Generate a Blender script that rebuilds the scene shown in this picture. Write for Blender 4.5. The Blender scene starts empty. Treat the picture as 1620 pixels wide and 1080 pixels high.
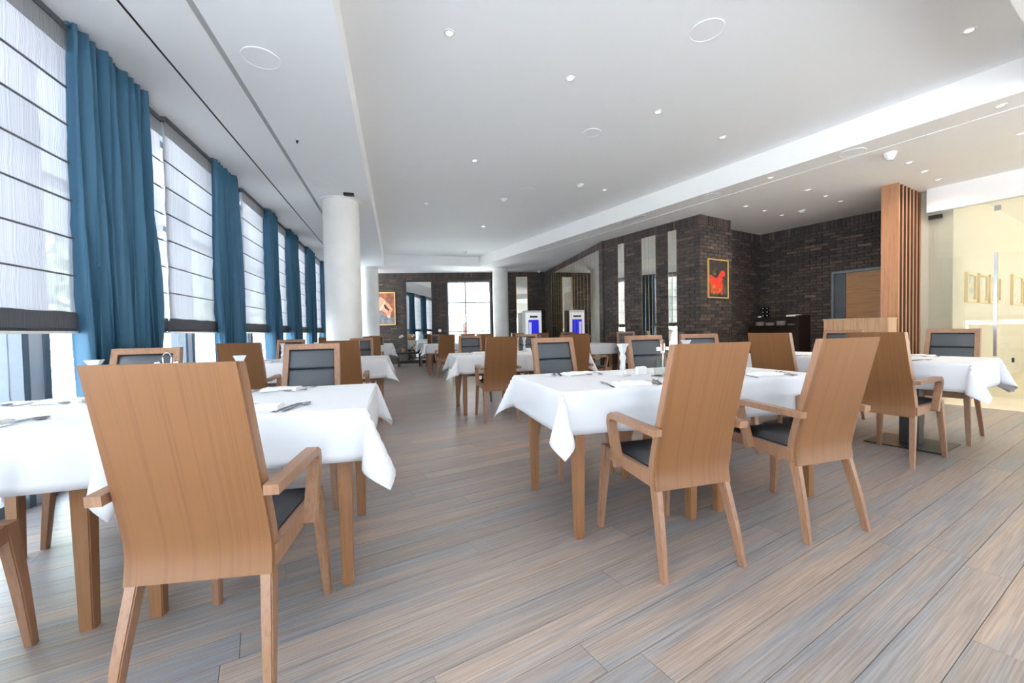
import bpy, bmesh, math, random
from mathutils import Vector, Matrix
random.seed(7)
PI = math.pi
scn = bpy.context.scene
C = scn.collection

# ------------------------------------------------------------------ camera
HC = 1.07
cam_d = bpy.data.cameras.new('camera'); cam = bpy.data.objects.new('camera', cam_d); C.objects.link(cam)
_f, _pi, _ro, _ya = 651.58, math.radians(-1.516), math.radians(-1.1225), math.radians(15.48)
Ry = Matrix(((math.cos(_ya), math.sin(_ya), 0), (-math.sin(_ya), math.cos(_ya), 0), (0, 0, 1)))
F0 = Vector((0, math.cos(_pi), math.sin(_pi))); U0 = Vector((0, -math.sin(_pi), math.cos(_pi))); R0 = Vector((1, 0, 0))
cR = Ry @ (R0 * math.cos(_ro) + U0 * math.sin(_ro)); cU = Ry @ (-R0 * math.sin(_ro) + U0 * math.cos(_ro)); cF = Ry @ F0
m = Matrix((( cR.x, cU.x, -cF.x, 0), (cR.y, cU.y, -cF.y, 0), (cR.z, cU.z, -cF.z, HC), (0, 0, 0, 1)))
cam.matrix_world = m
cam_d.sensor_width = 36; cam_d.lens = _f / 1620 * 36; cam_d.clip_start = 0.05; cam_d.clip_end = 300
scn.camera = cam

# ------------------------------------------------------------------ sky, daylight, exposure
scn.view_settings.view_transform = 'Standard'; scn.view_settings.look = 'None'
scn.view_settings.exposure = 0.58; scn.view_settings.gamma = 1.0
scn.view_settings.use_curve_mapping = False
scn.cycles.use_denoising = True
scn.cycles.max_bounces = 10; scn.cycles.diffuse_bounces = 6; scn.cycles.glossy_bounces = 5
scn.cycles.transparent_max_bounces = 16; scn.cycles.transmission_bounces = 6
scn.cycles.sample_clamp_indirect = 6.0
scn.cycles.caustics_reflective = False; scn.cycles.caustics_refractive = False
SKY = 5.8
w = bpy.data.worlds.new('sky'); scn.world = w; w.use_nodes = True
bgn = w.node_tree.nodes['Background']
bgn.inputs['Color'].default_value = (0.76, 0.88, 1.0, 1); bgn.inputs['Strength'].default_value = SKY

sun = bpy.data.lights.new('sun', 'SUN'); sun.energy = 80; sun.angle = 0.02; sun.color = (1.0, 0.98, 0.96)
sun_o = bpy.data.objects.new('sun', sun); C.objects.link(sun_o)
sun_o.rotation_euler = Vector((-math.cos(math.radians(55)), 0.0, -math.sin(math.radians(55)))).to_track_quat('-Z', 'Y').to_euler()

# ------------------------------------------------------------------ helpers
u = Vector((-0.2672, 0.9636, 0)); v = Vector((0.9636, 0.2672, 0))     # axes of the brick wing (16 degrees off)
UVANG = math.atan2(v.y, v.x)
def uv(a, b, z=0): return Vector((u.x * a + v.x * b, u.y * a + v.y * b, z))

def mesh_obj(name, bm, mat, parent=None, smooth=False):
    me = bpy.data.meshes.new(name); bm.normal_update(); bm.to_mesh(me); bm.free()
    if mat: me.materials.append(mat)
    if smooth:
        for p in me.polygons: p.use_smooth = True
        me.set_sharp_from_angle(angle=math.radians(42))
    o = bpy.data.objects.new(name, me); C.objects.link(o)
    if parent: o.parent = parent
    return o
def tag(o, label=None, cat=None, group=None, kind=None):
    if label: o['label'] = label
    if cat: o['category'] = cat
    if group: o['group'] = group
    if kind: o['kind'] = kind
    return o
def empty(name, loc=(0, 0, 0), rz=0, label=None, cat=None, group=None, kind=None):
    o = bpy.data.objects.new(name, None); C.objects.link(o); o.location = loc; o.rotation_euler = (0, 0, rz)
    o.empty_display_size = 0.1
    return tag(o, label, cat, group, kind)
def box(bm, x0, x1, y0, y1, z0, z1, M=None):
    vs = [bm.verts.new((x, y, z)) for z in (z0, z1) for y in (y0, y1) for x in (x0, x1)]
    if M is not None:
        for q in vs: q.co = M @ q.co
    for f in ((0, 2, 3, 1), (4, 5, 7, 6), (0, 1, 5, 4), (2, 6, 7, 3), (0, 4, 6, 2), (1, 3, 7, 5)):
        bm.faces.new([vs[i] for i in f])
    return vs
def ubox(bm, a0, a1, b0, b1, z0, z1):      # box in wing axes: a along u, b along v
    M = Matrix(((v.x, u.x, 0, 0), (v.y, u.y, 0, 0), (0, 0, 1, 0), (0, 0, 0, 1)))
    return box(bm, b0, b1, a0, a1, z0, z1, M)
def prism(bm, pts, z0, z1):
    a = [bm.verts.new((p[0], p[1], z0)) for p in pts]; b = [bm.verts.new((p[0], p[1], z1)) for p in pts]
    n = len(pts); bm.faces.new(a[::-1]); bm.faces.new(b)
    for i in range(n): bm.faces.new((a[i], a[(i+1) % n], b[(i+1) % n], b[i]))
def loft(bm, sections, caps=True):
    rs = [[bm.verts.new(p) for p in s] for s in sections]; n = len(rs[0])
    for i in range(len(rs) - 1):
        for j in range(n):
            bm.faces.new((rs[i][j], rs[i][(j+1) % n], rs[i+1][(j+1) % n], rs[i+1][j]))
    if caps: bm.faces.new(rs[0][::-1]); bm.faces.new(rs[-1])
    bmesh.ops.recalc_face_normals(bm, faces=bm.faces[:])
def lathe(bm, prof, n=20, c=(0, 0, 0)):
    rs = []
    for r, z in prof:
        rs.append([bm.verts.new((c[0] + r*math.cos(2*PI*i/n), c[1] + r*math.sin(2*PI*i/n), c[2] + z)) for i in range(n)])
    for i in range(len(rs)-1):
        for j in range(n): bm.faces.new((rs[i][j], rs[i][(j+1) % n], rs[i+1][(j+1) % n], rs[i+1][j]))
    if prof[0][0] > 1e-4: bm.faces.new(rs[0][::-1])
    if prof[-1][0] > 1e-4: bm.faces.new(rs[-1])
def tube(bm, pts, r, n=8):
    pts = [Vector(p) for p in pts]; secs = []
    for i, p in enumerate(pts):
        t = (pts[min(i+1, len(pts)-1)] - pts[max(i-1, 0)]).normalized()
        a = t.cross(Vector((0, 0, 1)));
        if a.length < 1e-3: a = Vector((1, 0, 0))
        a.normalize(); b = t.cross(a).normalized()
        rr = r[i] if isinstance(r, (list, tuple)) else r
        secs.append([p + a*rr*math.cos(2*PI*j/n) + b*rr*math.sin(2*PI*j/n) for j in range(n)])
    loft(bm, secs)
def bevel(bm, w, seg=2):
    bmesh.ops.bevel(bm, geom=bm.edges[:], offset=w, segments=seg, affect='EDGES', profile=0.6, clamp_overlap=True)

# ------------------------------------------------------------------ materials
def mat(name, col=(0.8, 0.8, 0.8), rough=0.5, metal=0.0, spec=0.5):
    mt = bpy.data.materials.new(name); mt.use_nodes = True
    b = mt.node_tree.nodes['Principled BSDF']
    b.inputs['Base Color'].default_value = (*col, 1); b.inputs['Roughness'].default_value = rough
    b.inputs['Metallic'].default_value = metal; b.inputs['Specular IOR Level'].default_value = spec
    return mt
def N(mt, t, **kw):
    n = mt.node_tree.nodes.new(t)
    for k, val in kw.items(): setattr(n, k, val)
    return n
def L(mt, a, b): mt.node_tree.links.new(a, b)
def bsdf(mt): return mt.node_tree.nodes['Principled BSDF']
def ramp(mt, stops):
    r = N(mt, 'ShaderNodeValToRGB'); e = r.color_ramp.elements
    while len(e) < len(stops): e.new(0.5)
    for i, (p, c) in enumerate(stops): e[i].position = p; e[i].color = (*c, 1)
    return r
def noise_bump(mt, scale=200, strength=0.1, dist=0.002, vec=None, detail=3):
    n = N(mt, 'ShaderNodeTexNoise'); n.inputs['Scale'].default_value = scale; n.inputs['Detail'].default_value = detail
    if vec: L(mt, vec, n.inputs['Vector'])
    b = N(mt, 'ShaderNodeBump'); b.inputs['Strength'].default_value = strength; b.inputs['Distance'].default_value = dist
    L(mt, n.outputs['Fac'], b.inputs['Height']); L(mt, b.outputs['Normal'], bsdf(mt).inputs['Normal'])
    return n
def plain(name, col, rough=0.6, scale=60, amt=0.06, metal=0.0, bump=0.0, spec=0.5):
    mt = mat(name, col, rough, metal, spec)
    tc = N(mt, 'ShaderNodeTexCoord'); n = N(mt, 'ShaderNodeTexNoise'); n.inputs['Scale'].default_value = scale; n.inputs['Detail'].default_value = 4
    L(mt, tc.outputs['Object'], n.inputs['Vector'])
    r = ramp(mt, [(0.3, tuple(c*(1-amt) for c in col)), (0.7, tuple(min(1, c*(1+amt)) for c in col))])
    L(mt, n.outputs['Fac'], r.inputs['Fac']); L(mt, r.outputs['Color'], bsdf(mt).inputs['Base Color'])
    if bump:
        b = N(mt, 'ShaderNodeBump'); b.inputs['Strength'].default_value = bump; b.inputs['Distance'].default_value = 0.003
        L(mt, n.outputs['Fac'], b.inputs['Height']); L(mt, b.outputs['Normal'], bsdf(mt).inputs['Normal'])
    return mt
def wood(name, c1, c2, scale=(40, 40, 2.2), rough=0.4, bump=0.08, spec=0.5, mix3=None):
    mt = mat(name, c1, rough, 0, spec)
    tc = N(mt, 'ShaderNodeTexCoord'); mp = N(mt, 'ShaderNodeMapping'); mp.inputs['Scale'].default_value = scale
    L(mt, tc.outputs['Object'], mp.inputs['Vector'])
    n = N(mt, 'ShaderNodeTexNoise'); n.inputs['Scale'].default_value = 1.6; n.inputs['Detail'].default_value = 2; n.inputs['Distortion'].default_value = 0.0
    n2 = N(mt, 'ShaderNodeTexNoise'); n2.inputs['Scale'].default_value = 6; n2.inputs['Detail'].default_value = 1
    L(mt, mp.outputs['Vector'], n.inputs['Vector']); L(mt, mp.outputs['Vector'], n2.inputs['Vector'])
    ad = N(mt, 'ShaderNodeMath', operation='MULTIPLY_ADD'); ad.inputs[1].default_value = 0.5
    L(mt, n2.outputs['Fac'], ad.inputs[0]); L(mt, n.outputs['Fac'], ad.inputs[2])
    oi = N(mt, 'ShaderNodeObjectInfo'); a2 = N(mt, 'ShaderNodeMath', operation='MULTIPLY_ADD'); a2.inputs[1].default_value = 0.06
    L(mt, oi.outputs['Random'], a2.inputs[0]); L(mt, ad.outputs[0], a2.inputs[2])
    r = ramp(mt, [(0.52, c2), (0.82, c1)]); L(mt, a2.outputs[0], r.inputs['Fac'])
    L(mt, r.outputs['Color'], bsdf(mt).inputs['Base Color'])
    b = N(mt, 'ShaderNodeBump'); b.inputs['Strength'].default_value = bump; b.inputs['Distance'].default_value = 0.001
    L(mt, n2.outputs['Fac'], b.inputs['Height']); L(mt, b.outputs['Normal'], bsdf(mt).inputs['Normal'])
    return mt

M_white = plain('white_paint', (0.945, 0.95, 0.955), 0.7, 4, 0.005)
M_plaster = plain('warm_plaster', (0.945, 0.93, 0.91), 0.7, 4, 0.01)
M_cream = plain('cream_wall', (0.52, 0.48, 0.385), 0.6, 3, 0.02)
M_tile = plain('cream_tile', (0.78, 0.70, 0.54), 0.35, 3, 0.05)
M_col = plain('marbled_column', (0.80, 0.79, 0.76), 0.45, 3, 0.05)
M_black = plain('black', (0.01, 0.01, 0.011), 0.5, 30, 0.1)
M_groove = plain('grey_groove', (0.42, 0.43, 0.44), 0.6, 30, 0.03)
M_mortar = plain('mortar', (0.022, 0.019, 0.018), 0.95, 60, 0.2, bump=0.2)
M_sub = plain('subfloor', (0.10, 0.10, 0.11), 0.9, 30, 0.1)
M_veneer = wood('oak_veneer', (0.188, 0.083, 0.030), (0.152, 0.064, 0.023), (55, 2.0, .25), 0.36, 0.05)
M_solid = wood('oak_solid', (0.262, 0.140, 0.080), (0.195, 0.098, 0.052), (70, 70, 3), 0.38, 0.08)
M_tleg = wood('table_leg_oak', (0.24, 0.112, 0.046), (0.19, 0.083, 0.032), (70, 70, 3), 0.4, 0.08)
M_desk = wood('desk_oak', (0.38, 0.225, 0.12), (0.29, 0.16, 0.08), (14, 14, 1.0), 0.45, 0.05)
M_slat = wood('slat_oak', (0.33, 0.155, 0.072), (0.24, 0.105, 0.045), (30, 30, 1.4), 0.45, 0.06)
M_slatshade = wood('slat_shaded_face', (0.08, 0.036, 0.017), (0.052, 0.022, 0.010), (30, 30, 1.4), 0.5, 0.05)  # slat oak darkened to paint the shade between boards
M_door = wood('door_oak', (0.28, 0.14, 0.052), (0.21, 0.098, 0.034), (1.4, 1.4, 26), 0.4, 0.04)
M_dark = wood('wenge', (0.022, 0.012, 0.010), (0.012, 0.007, 0.006), (20, 20, 2), 0.35, 0.04)
M_leather = plain('slate_leather', (0.045, 0.053, 0.062), 0.42, 260, 0.10, bump=0.10)
M_seat = plain('black_leather', (0.007, 0.009, 0.012), 0.42, 260, 0.12, bump=0.10)
M_steel = mat('polished_steel', (0.50, 0.50, 0.51), 0.2, 1.0)
M_dsteel = plain('dark_steel', (0.035, 0.033, 0.032), 0.3, 40, 0.1, metal=0.6)
M_frame = plain('window_frame_grey', (0.11, 0.14, 0.17), 0.45, 30, 0.05)
M_pier = plain('pier_cladding', (0.62, 0.61, 0.63), 0.6, 6, 0.04)
M_gold = plain('gilt_frame', (0.62, 0.40, 0.15), 0.4, 60, 0.1, metal=0.3)
M_porc = mat('porcelain', (0.84, 0.84, 0.83), 0.15)
M_napkin = plain('napkin_linen', (0.84, 0.84, 0.84), 0.85, 120, 0.02, bump=0.1)
M_mirror = mat('mirror', (0.86, 0.85, 0.80), 0.01, 1.0)
M_doorgrey = plain('door_panel_grey', (0.05, 0.065, 0.075), 0.5, 10, 0.05)
M_rod = plain('blind_rod', (0.09, 0.095, 0.11), 0.7, 40, 0.1)

def m_lamp(name, col, s):
    mt = mat(name, (0.9, 0.9, 0.9), 0.5); b = bsdf(mt)
    b.inputs['Emission Color'].default_value = (*col, 1); b.inputs['Emission Strength'].default_value = s
    return mt
M_lamp = m_lamp('lamp_disc', (1.0, 0.95, 0.9), 0.9)

M_cloth = mat('white_tablecloth', (0.67, 0.675, 0.70), 0.85)
def _cloth():
    mt = M_cloth; tc = N(mt, 'ShaderNodeTexCoord')
    n = N(mt, 'ShaderNodeTexNoise'); n.inputs['Scale'].default_value = 3.5; n.inputs['Detail'].default_value = 3
    L(mt, tc.outputs['Object'], n.inputs['Vector'])
    n2 = N(mt, 'ShaderNodeTexNoise'); n2.inputs['Scale'].default_value = 700; L(mt, tc.outputs['Object'], n2.inputs['Vector'])
    b = N(mt, 'ShaderNodeBump'); b.inputs['Strength'].default_value = 0.35; b.inputs['Distance'].default_value = 0.03
    L(mt, n.outputs['Fac'], b.inputs['Height'])
    b2 = N(mt, 'ShaderNodeBump'); b2.inputs['Strength'].default_value = 0.1; b2.inputs['Distance'].default_value = 0.001
    L(mt, n2.outputs['Fac'], b2.inputs['Height']); L(mt, b.outputs['Normal'], b2.inputs['Normal'])
    L(mt, b2.outputs['Normal'], bsdf(mt).inputs['Normal'])
    bsdf(mt).inputs['Sheen Weight'].default_value = 0.1
_cloth()

M_curtain = mat('blue_curtain', (0.05, 0.165, 0.27), 0.75)
def _curt():
    mt = M_curtain; tc = N(mt, 'ShaderNodeTexCoord')
    n = N(mt, 'ShaderNodeTexNoise'); n.inputs['Scale'].default_value = 400
    L(mt, tc.outputs['Object'], n.inputs['Vector'])
    r = ramp(mt, [(0.3, (0.022, 0.085, 0.150)), (0.7, (0.034, 0.115, 0.192))]); L(mt, n.outputs['Fac'], r.inputs['Fac'])
    L(mt, r.outputs['Color'], bsdf(mt).inputs['Base Color'])
    bsdf(mt).inputs['Sheen Weight'].default_value = 0.15; bsdf(mt).inputs['Sheen Tint'].default_value = (0.35, 0.6, 0.8, 1)
_curt()

def sheer(name, c1, c2, opa, opb):
    mt = bpy.data.materials.new(name); mt.use_nodes = True; nt = mt.node_tree; nt.nodes.clear()
    out = N(mt, 'ShaderNodeOutputMaterial'); tc = N(mt, 'ShaderNodeTexCoord')
    mp = N(mt, 'ShaderNodeMapping'); mp.inputs['Scale'].default_value = (1, 260, 0.03); L(mt, tc.outputs['Object'], mp.inputs['Vector'])
    n = N(mt, 'ShaderNodeTexNoise'); n.inputs['Scale'].default_value = 1.0; n.inputs['Detail'].default_value = 2; L(mt, mp.outputs['Vector'], n.inputs['Vector'])
    r = ramp(mt, [(0.36, c2), (0.58, c1)]); L(mt, n.outputs['Fac'], r.inputs['Fac'])
    df = N(mt, 'ShaderNodeBsdfDiffuse'); trl = N(mt, 'ShaderNodeBsdfTranslucent'); trp = N(mt, 'ShaderNodeBsdfTransparent')
    L(mt, r.outputs['Color'], df.inputs['Color']); L(mt, r.outputs['Color'], trl.inputs['Color'])
    m1 = N(mt, 'ShaderNodeMixShader'); m1.inputs[0].default_value = 0.24
    L(mt, df.outputs[0], m1.inputs[1]); L(mt, trl.outputs[0], m1.inputs[2])
    mr = N(mt, 'ShaderNodeMapRange'); mr.inputs['From Min'].default_value = 0.38; mr.inputs['From Max'].default_value = 0.62
    mr.inputs['To Min'].default_value = opa; mr.inputs['To Max'].default_value = opb
    L(mt, n.outputs['Fac'], mr.inputs['Value'])
    m2 = N(mt, 'ShaderNodeMixShader'); L(mt, mr.outputs[0], m2.inputs[0]); L(mt, trp.outputs[0], m2.inputs[1]); L(mt, m1.outputs[0], m2.inputs[2])
    L(mt, m2.outputs[0], out.inputs['Surface'])
    return mt
M_sheer = sheer('sheer_blind', (0.43, 0.435, 0.475), (0.19, 0.20, 0.235), 0.975, 0.94)
M_headshade = sheer('blind_head_shade', (0.40, 0.41, 0.43), (0.2, 0.21, 0.23), 0.8, 0.7)  # darker sheer for the painted head box shadow
M_hem = sheer('blind_hem', (0.16, 0.17, 0.19), (0.07, 0.075, 0.09), 1.0, 0.97)

def glass(name, tint=(1, 1, 1), fac=0.10):
    mt = bpy.data.materials.new(name); mt.use_nodes = True; nt = mt.node_tree; nt.nodes.clear()
    out = N(mt, 'ShaderNodeOutputMaterial'); t = N(mt, 'ShaderNodeBsdfTransparent'); g = N(mt, 'ShaderNodeBsdfGlossy')
    t.inputs['Color'].default_value = (*tint, 1); g.inputs['Roughness'].default_value = 0.0
    lw = N(mt, 'ShaderNodeLayerWeight'); lw.inputs['Blend'].default_value = 0.5
    pw = N(mt, 'ShaderNodeMath', operation='POWER'); pw.inputs[1].default_value = 5.0; L(mt, lw.outputs['Facing'], pw.inputs[0])
    fr = N(mt, 'ShaderNodeMath', operation='MULTIPLY_ADD'); fr.inputs[1].default_value = 0.9; fr.inputs[2].default_value = 0.04; L(mt, pw.outputs[0], fr.inputs[0])
    mx = N(mt, 'ShaderNodeMixShader'); L(mt, fr.outputs[0], mx.inputs[0]); L(mt, t.outputs[0], mx.inputs[1]); L(mt, g.outputs[0], mx.inputs[2])
    L(mt, mx.outputs[0], out.inputs['Surface'])
    return mt
M_glass = glass('clear_glass', (0.97, 0.985, 0.975))
M_winglass = glass('window_glass', (0.95, 0.97, 0.98))

M_plank = mat('oak_plank', (0.5, 0.42, 0.36), 0.42)
def _plank():
    mt = M_plank
    g = N(mt, 'ShaderNodeNewGeometry'); oi = N(mt, 'ShaderNodeObjectInfo')
    ad = N(mt, 'ShaderNodeMath', operation='ADD'); L(mt, g.outputs['Random Per Island'], ad.inputs[0]); L(mt, oi.outputs['Random'], ad.inputs[1])
    fr = N(mt, 'ShaderNodeMath', operation='FRACT'); L(mt, ad.outputs[0], fr.inputs[0])
    vr = N(mt, 'ShaderNodeVectorRotate', rotation_type='Z_AXIS'); vr.inputs['Angle'].default_value = -UVANG
    L(mt, g.outputs['Position'], vr.inputs['Vector'])          # x' along the plank (v), y' across (u)
    cb = N(mt, 'ShaderNodeCombineXYZ'); ml = N(mt, 'ShaderNodeMath', operation='MULTIPLY'); ml.inputs[1].default_value = 37.0
    L(mt, fr.outputs[0], ml.inputs[0]); L(mt, ml.outputs[0], cb.inputs['Z']); L(mt, ml.outputs[0], cb.inputs['X'])
    va = N(mt, 'ShaderNodeVectorMath', operation='ADD'); L(mt, vr.outputs[0], va.inputs[0]); L(mt, cb.outputs[0], va.inputs[1])
    def nz(sc, scale, det=4, dist=0.0):
        mp = N(mt, 'ShaderNodeMapping'); mp.inputs['Scale'].default_value = sc; L(mt, va.outputs[0], mp.inputs['Vector'])
        n = N(mt, 'ShaderNodeTexNoise'); n.inputs['Scale'].default_value = scale; n.inputs['Detail'].default_value = det; n.inputs['Distortion'].default_value = dist
        L(mt, mp.outputs[0], n.inputs['Vector']); return n, mp
    n1, _ = nz((0.5, 9, 1), 1.3, 5, 0.3)       # blue-grey wash in long streaks
    n2, _ = nz((2.2, 130, 1), 1.5, 4, 0.4)        # fine limed grain
    n3, mp3 = nz((0.5, 5, 1), 1.0, 2, 0)
    wv = N(mt, 'ShaderNodeTexWave', wave_type='BANDS', bands_direction='Y'); wv.inputs['Scale'].default_value = 3.5; wv.inputs['Distortion'].default_value = 5.0
    wv.inputs['Detail'].default_value = 2; wv.inputs['Detail Scale'].default_value = 0.8; L(mt, mp3.outputs[0], wv.inputs['Vector'])
    warm = ramp(mt, [(0.0, (0.252, 0.212, 0.194)), (0.4, (0.29, 0.237, 0.211)), (0.8, (0.32, 0.256, 0.222)), (1.0, (0.365, 0.276, 0.225))])
    L(mt, fr.outputs[0], warm.inputs['Fac'])
    r1 = ramp(mt, [(0.44, (0, 0, 0)), (0.66, (1, 1, 1))]); L(mt, n1.outputs['Fac'], r1.inputs['Fac'])
    mx = N(mt, 'ShaderNodeMix', data_type='RGBA'); mx.inputs['B'].default_value = (0.21, 0.23, 0.265, 1)
    k = N(mt, 'ShaderNodeMath', operation='MULTIPLY'); k.inputs[1].default_value = 0.8; L(mt, r1.outputs[0], k.inputs[0])
    L(mt, k.outputs[0], mx.inputs['Factor']); L(mt, warm.outputs[0], mx.inputs['A'])
    r2 = ramp(mt, [(0.36, (0.68, 0.68, 0.69)), (0.62, (1.18, 1.18, 1.18))]); L(mt, n2.outputs['Fac'], r2.inputs['Fac'])
    m2 = N(mt, 'ShaderNodeMix', data_type='RGBA', blend_type='MULTIPLY'); m2.inputs['Factor'].default_value = 0.85
    L(mt, mx.outputs['Result'], m2.inputs['A']); L(mt, r2.outputs[0], m2.inputs['B'])
    r3 = ramp(mt, [(0.55, (0.90, 0.90, 0.90)), (0.95, (1.12, 1.12, 1.12))]); L(mt, wv.outputs['Fac'], r3.inputs['Fac'])
    m3 = N(mt, 'ShaderNodeMix', data_type='RGBA', blend_type='MULTIPLY'); m3.inputs['Factor'].default_value = 0.3
    L(mt, m2.outputs['Result'], m3.inputs['A']); L(mt, r3.outputs[0], m3.inputs['B'])
    L(mt, m3.outputs['Result'], bsdf(mt).inputs['Base Color'])
    b = N(mt, 'ShaderNodeBump'); b.inputs['Strength'].default_value = 0.25; b.inputs['Distance'].default_value = 0.001
    L(mt, n2.outputs['Fac'], b.inputs['Height']); L(mt, b.outputs['Normal'], bsdf(mt).inputs['Normal'])
    rr = N(mt, 'ShaderNodeMapRange'); rr.inputs['To Min'].default_value = 0.27; rr.inputs['To Max'].default_value = 0.45
    L(mt, n2.outputs['Fac'], rr.inputs['Value']); L(mt, rr.outputs[0], bsdf(mt).inputs['Roughness'])
_plank()

M_brick = mat('dark_brick', (0.05, 0.04, 0.035), 0.75)
def _brick():
    mt = M_brick; g = N(mt, 'ShaderNodeNewGeometry'); oi = N(mt, 'ShaderNodeObjectInfo')
    ad = N(mt, 'ShaderNodeMath', operation='ADD'); L(mt, g.outputs['Random Per Island'], ad.inputs[0]); L(mt, oi.outputs['Random'], ad.inputs[1])
    fr = N(mt, 'ShaderNodeMath', operation='FRACT'); L(mt, ad.outputs[0], fr.inputs[0])
    r = ramp(mt, [(0.0, (0.026, 0.021, 0.020)), (0.45, (0.043, 0.033, 0.030)), (0.8, (0.060, 0.044, 0.038)), (0.95, (0.082, 0.056, 0.046)), (1.0, (0.13, 0.088, 0.07))])
    L(mt, fr.outputs[0], r.inputs['Fac'])
    n = N(mt, 'ShaderNodeTexNoise'); n.inputs['Scale'].default_value = 22; n.inputs['Detail'].default_value = 5; L(mt, g.outputs['Position'], n.inputs['Vector'])
    r2 = ramp(mt, [(0.3, (0.55, 0.55, 0.57)), (0.7, (1.35, 1.3, 1.25))]); L(mt, n.outputs['Fac'], r2.inputs['Fac'])
    mx = N(mt, 'ShaderNodeMix', data_type='RGBA', blend_type='MULTIPLY'); mx.inputs['Factor'].default_value = 1
    L(mt, r.outputs[0], mx.inputs['A']); L(mt, r2.outputs[0], mx.inputs['B']); L(mt, mx.outputs['Result'], bsdf(mt).inputs['Base Color'])
    b = N(mt, 'ShaderNodeBump'); b.inputs['Strength'].default_value = 0.6; b.inputs['Distance'].default_value = 0.006
    L(mt, n.outputs['Fac'], b.inputs['Height']); L(mt, b.outputs['Normal'], bsdf(mt).inputs['Normal'])
_brick()

# ------------------------------------------------------------------ floor of planks laid along v
CAM = Vector((0, 0, HC))
def clip(poly, n, d):                      # keep n.p <= d
    out = []
    for i in range(len(poly)):
        a, b = poly[i], poly[(i+1) % len(poly)]
        da = n[0]*a[0] + n[1]*a[1] - d; db = n[0]*b[0] + n[1]*b[1] - d
        if da <= 0: out.append(a)
        if da*db < 0:
            t = da/(da-db); out.append((a[0] + t*(b[0]-a[0]), a[1] + t*(b[1]-a[1])))
    return out
FW_A = Vector((-2.3, 15.05, 0)); FW_B = Vector((5.1, 13.62, 0))     # far brick wall line
fw_d = (FW_B - FW_A).normalized(); fw_n = Vector((-fw_d.y, fw_d.x, 0))
half = [((-1, 0), 2.42), ((0, -1), 3.0), ((fw_n.x, fw_n.y), fw_n.dot(FW_A) + 0.05), ((v.x, v.y), 9.7), ((1, 0), 11)]
bm = bmesh.new(); prism(bm, [(-2.5, -3), (11, -3), (11, 3), (9.5, 8), (5.3, 14.2), (-2.5, 15.4)], -0.15, -0.0125)
floor = tag(mesh_obj('floor', bm, M_sub), 'dining room floor of limed oak planks running diagonally', kind='structure')
planks = []
known = {0: -0.105, -1: 0.86, 5: 0.887, 6: 1.03, 10: 2.01}
PW = 0.1385
for k in range(-108, 36):
    u1 = 1.7645 - k*PW; u0 = u1 - PW
    j = known.get(k, random.uniform(0, 2)) - 14.0
    cuts = []
    jj = known.get(k, random.uniform(-1, 1)); x = jj
    while x < 12: cuts.append(x); x += random.uniform(1.55, 2.15)
    x = jj - random.uniform(1.55, 2.15)
    while x > -9: cuts.insert(0, x); x -= random.uniform(1.55, 2.15)
    for i in range(len(cuts)-1):
        v0, v1 = cuts[i], cuts[i+1]
        if v0 > 7.55 and u1 < 1.95: continue
        v1c = min(v1, 7.60) if u1 < 1.95 else v1
        poly = [tuple(uv(a, b)[:2]) for a, b in ((u0+.0011, v0+.0009), (u1-.0011, v0+.0009), (u1-.0011, v1c-.0009), (u0+.0011, v1c-.0009))]
        poly = poly[::-1]
        for n, d in half:
            poly = clip(poly, n, d)
            if len(poly) < 3: break
        if len(poly) < 3: continue
        cx = sum(p[0] for p in poly)/len(poly); cy = sum(p[1] for p in poly)/len(poly)
        fwd = cx*0.267 + cy*0.964; side = cx*0.964 - cy*0.267
        vis = any((p[0]*.267 + p[1]*.964) > 1.1 and abs(p[0]*.964 - p[1]*.267) < 1.32*(p[0]*.267 + p[1]*.964) for p in poly)
        dist = math.hypot(cx, cy)
        planks.append((0 if vis else 1, dist, poly))
planks.sort(key=lambda q: (q[0], q[1]))
rest = bmesh.new()
for i, (vz, d, poly) in enumerate(planks):
    if i < 300:
        bm = bmesh.new(); prism(bm, poly, -0.012, 0.0); mesh_obj('plank', bm, M_plank, floor)
    else: prism(rest, poly, -0.012, 0.0)
tag(mesh_obj('plank', rest, M_plank, floor), kind='stuff')
bm = bmesh.new(); ubox(bm, -9, 1.9, 7.60, 17.5, -0.14, 0.001)
tag(mesh_obj('trim_1', bm, M_tile), 'pale cream tiled floor strip along the glass partition', kind='structure')

# ------------------------------------------------------------------ ceiling
H = 3.1
bm = bmesh.new(); prism(bm, [(-2.6, -3.2), (16, -3.2), (17, 8), (9, 16), (-2.6, 16)], 3.4, 3.6)
ceiling = tag(mesh_obj('ceiling', bm, M_white), 'white ceiling tray between lowered soffits', kind='structure')
def soff(name, fn, mt=M_white):
    bm = bmesh.new(); fn(bm); bmesh.ops.recalc_face_normals(bm, faces=bm.faces[:]); return mesh_obj(name, bm, mt, ceiling)
for x0, x1 in ((-2.55, -1.582), (-1.562, -1.186), (-1.14, -0.335)):
    soff('soffit', lambda b: box(b, x0, x1, -3.1, 15.4, H, 3.4))
soff('slot', lambda b: box(b, -1.584, -1.560, -3.1, 15, 3.104, 3.12), M_black)
soff('groove', lambda b: box(b, -1.186, -1.14, -3.1, 15, 3.112, 3.13), M_groove)
soff('soffit', lambda b: box(b, -0.335, 9, 12.8, 15.6, H + .0006, 3.4))
BV = 5.83
soff('soffit', lambda b: ubox(b, -6, 15, BV, 17.5, H, 3.4), M_plaster)
soff('soffit', lambda b: ubox(b, -4, 0.64, 0.6, BV, H + .0003, 3.4), M_plaster)
soff('moulding', lambda b: ubox(b, -6, 8.9, 6.20, 6.222, H - .006, H + .01), M_plaster)

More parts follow.
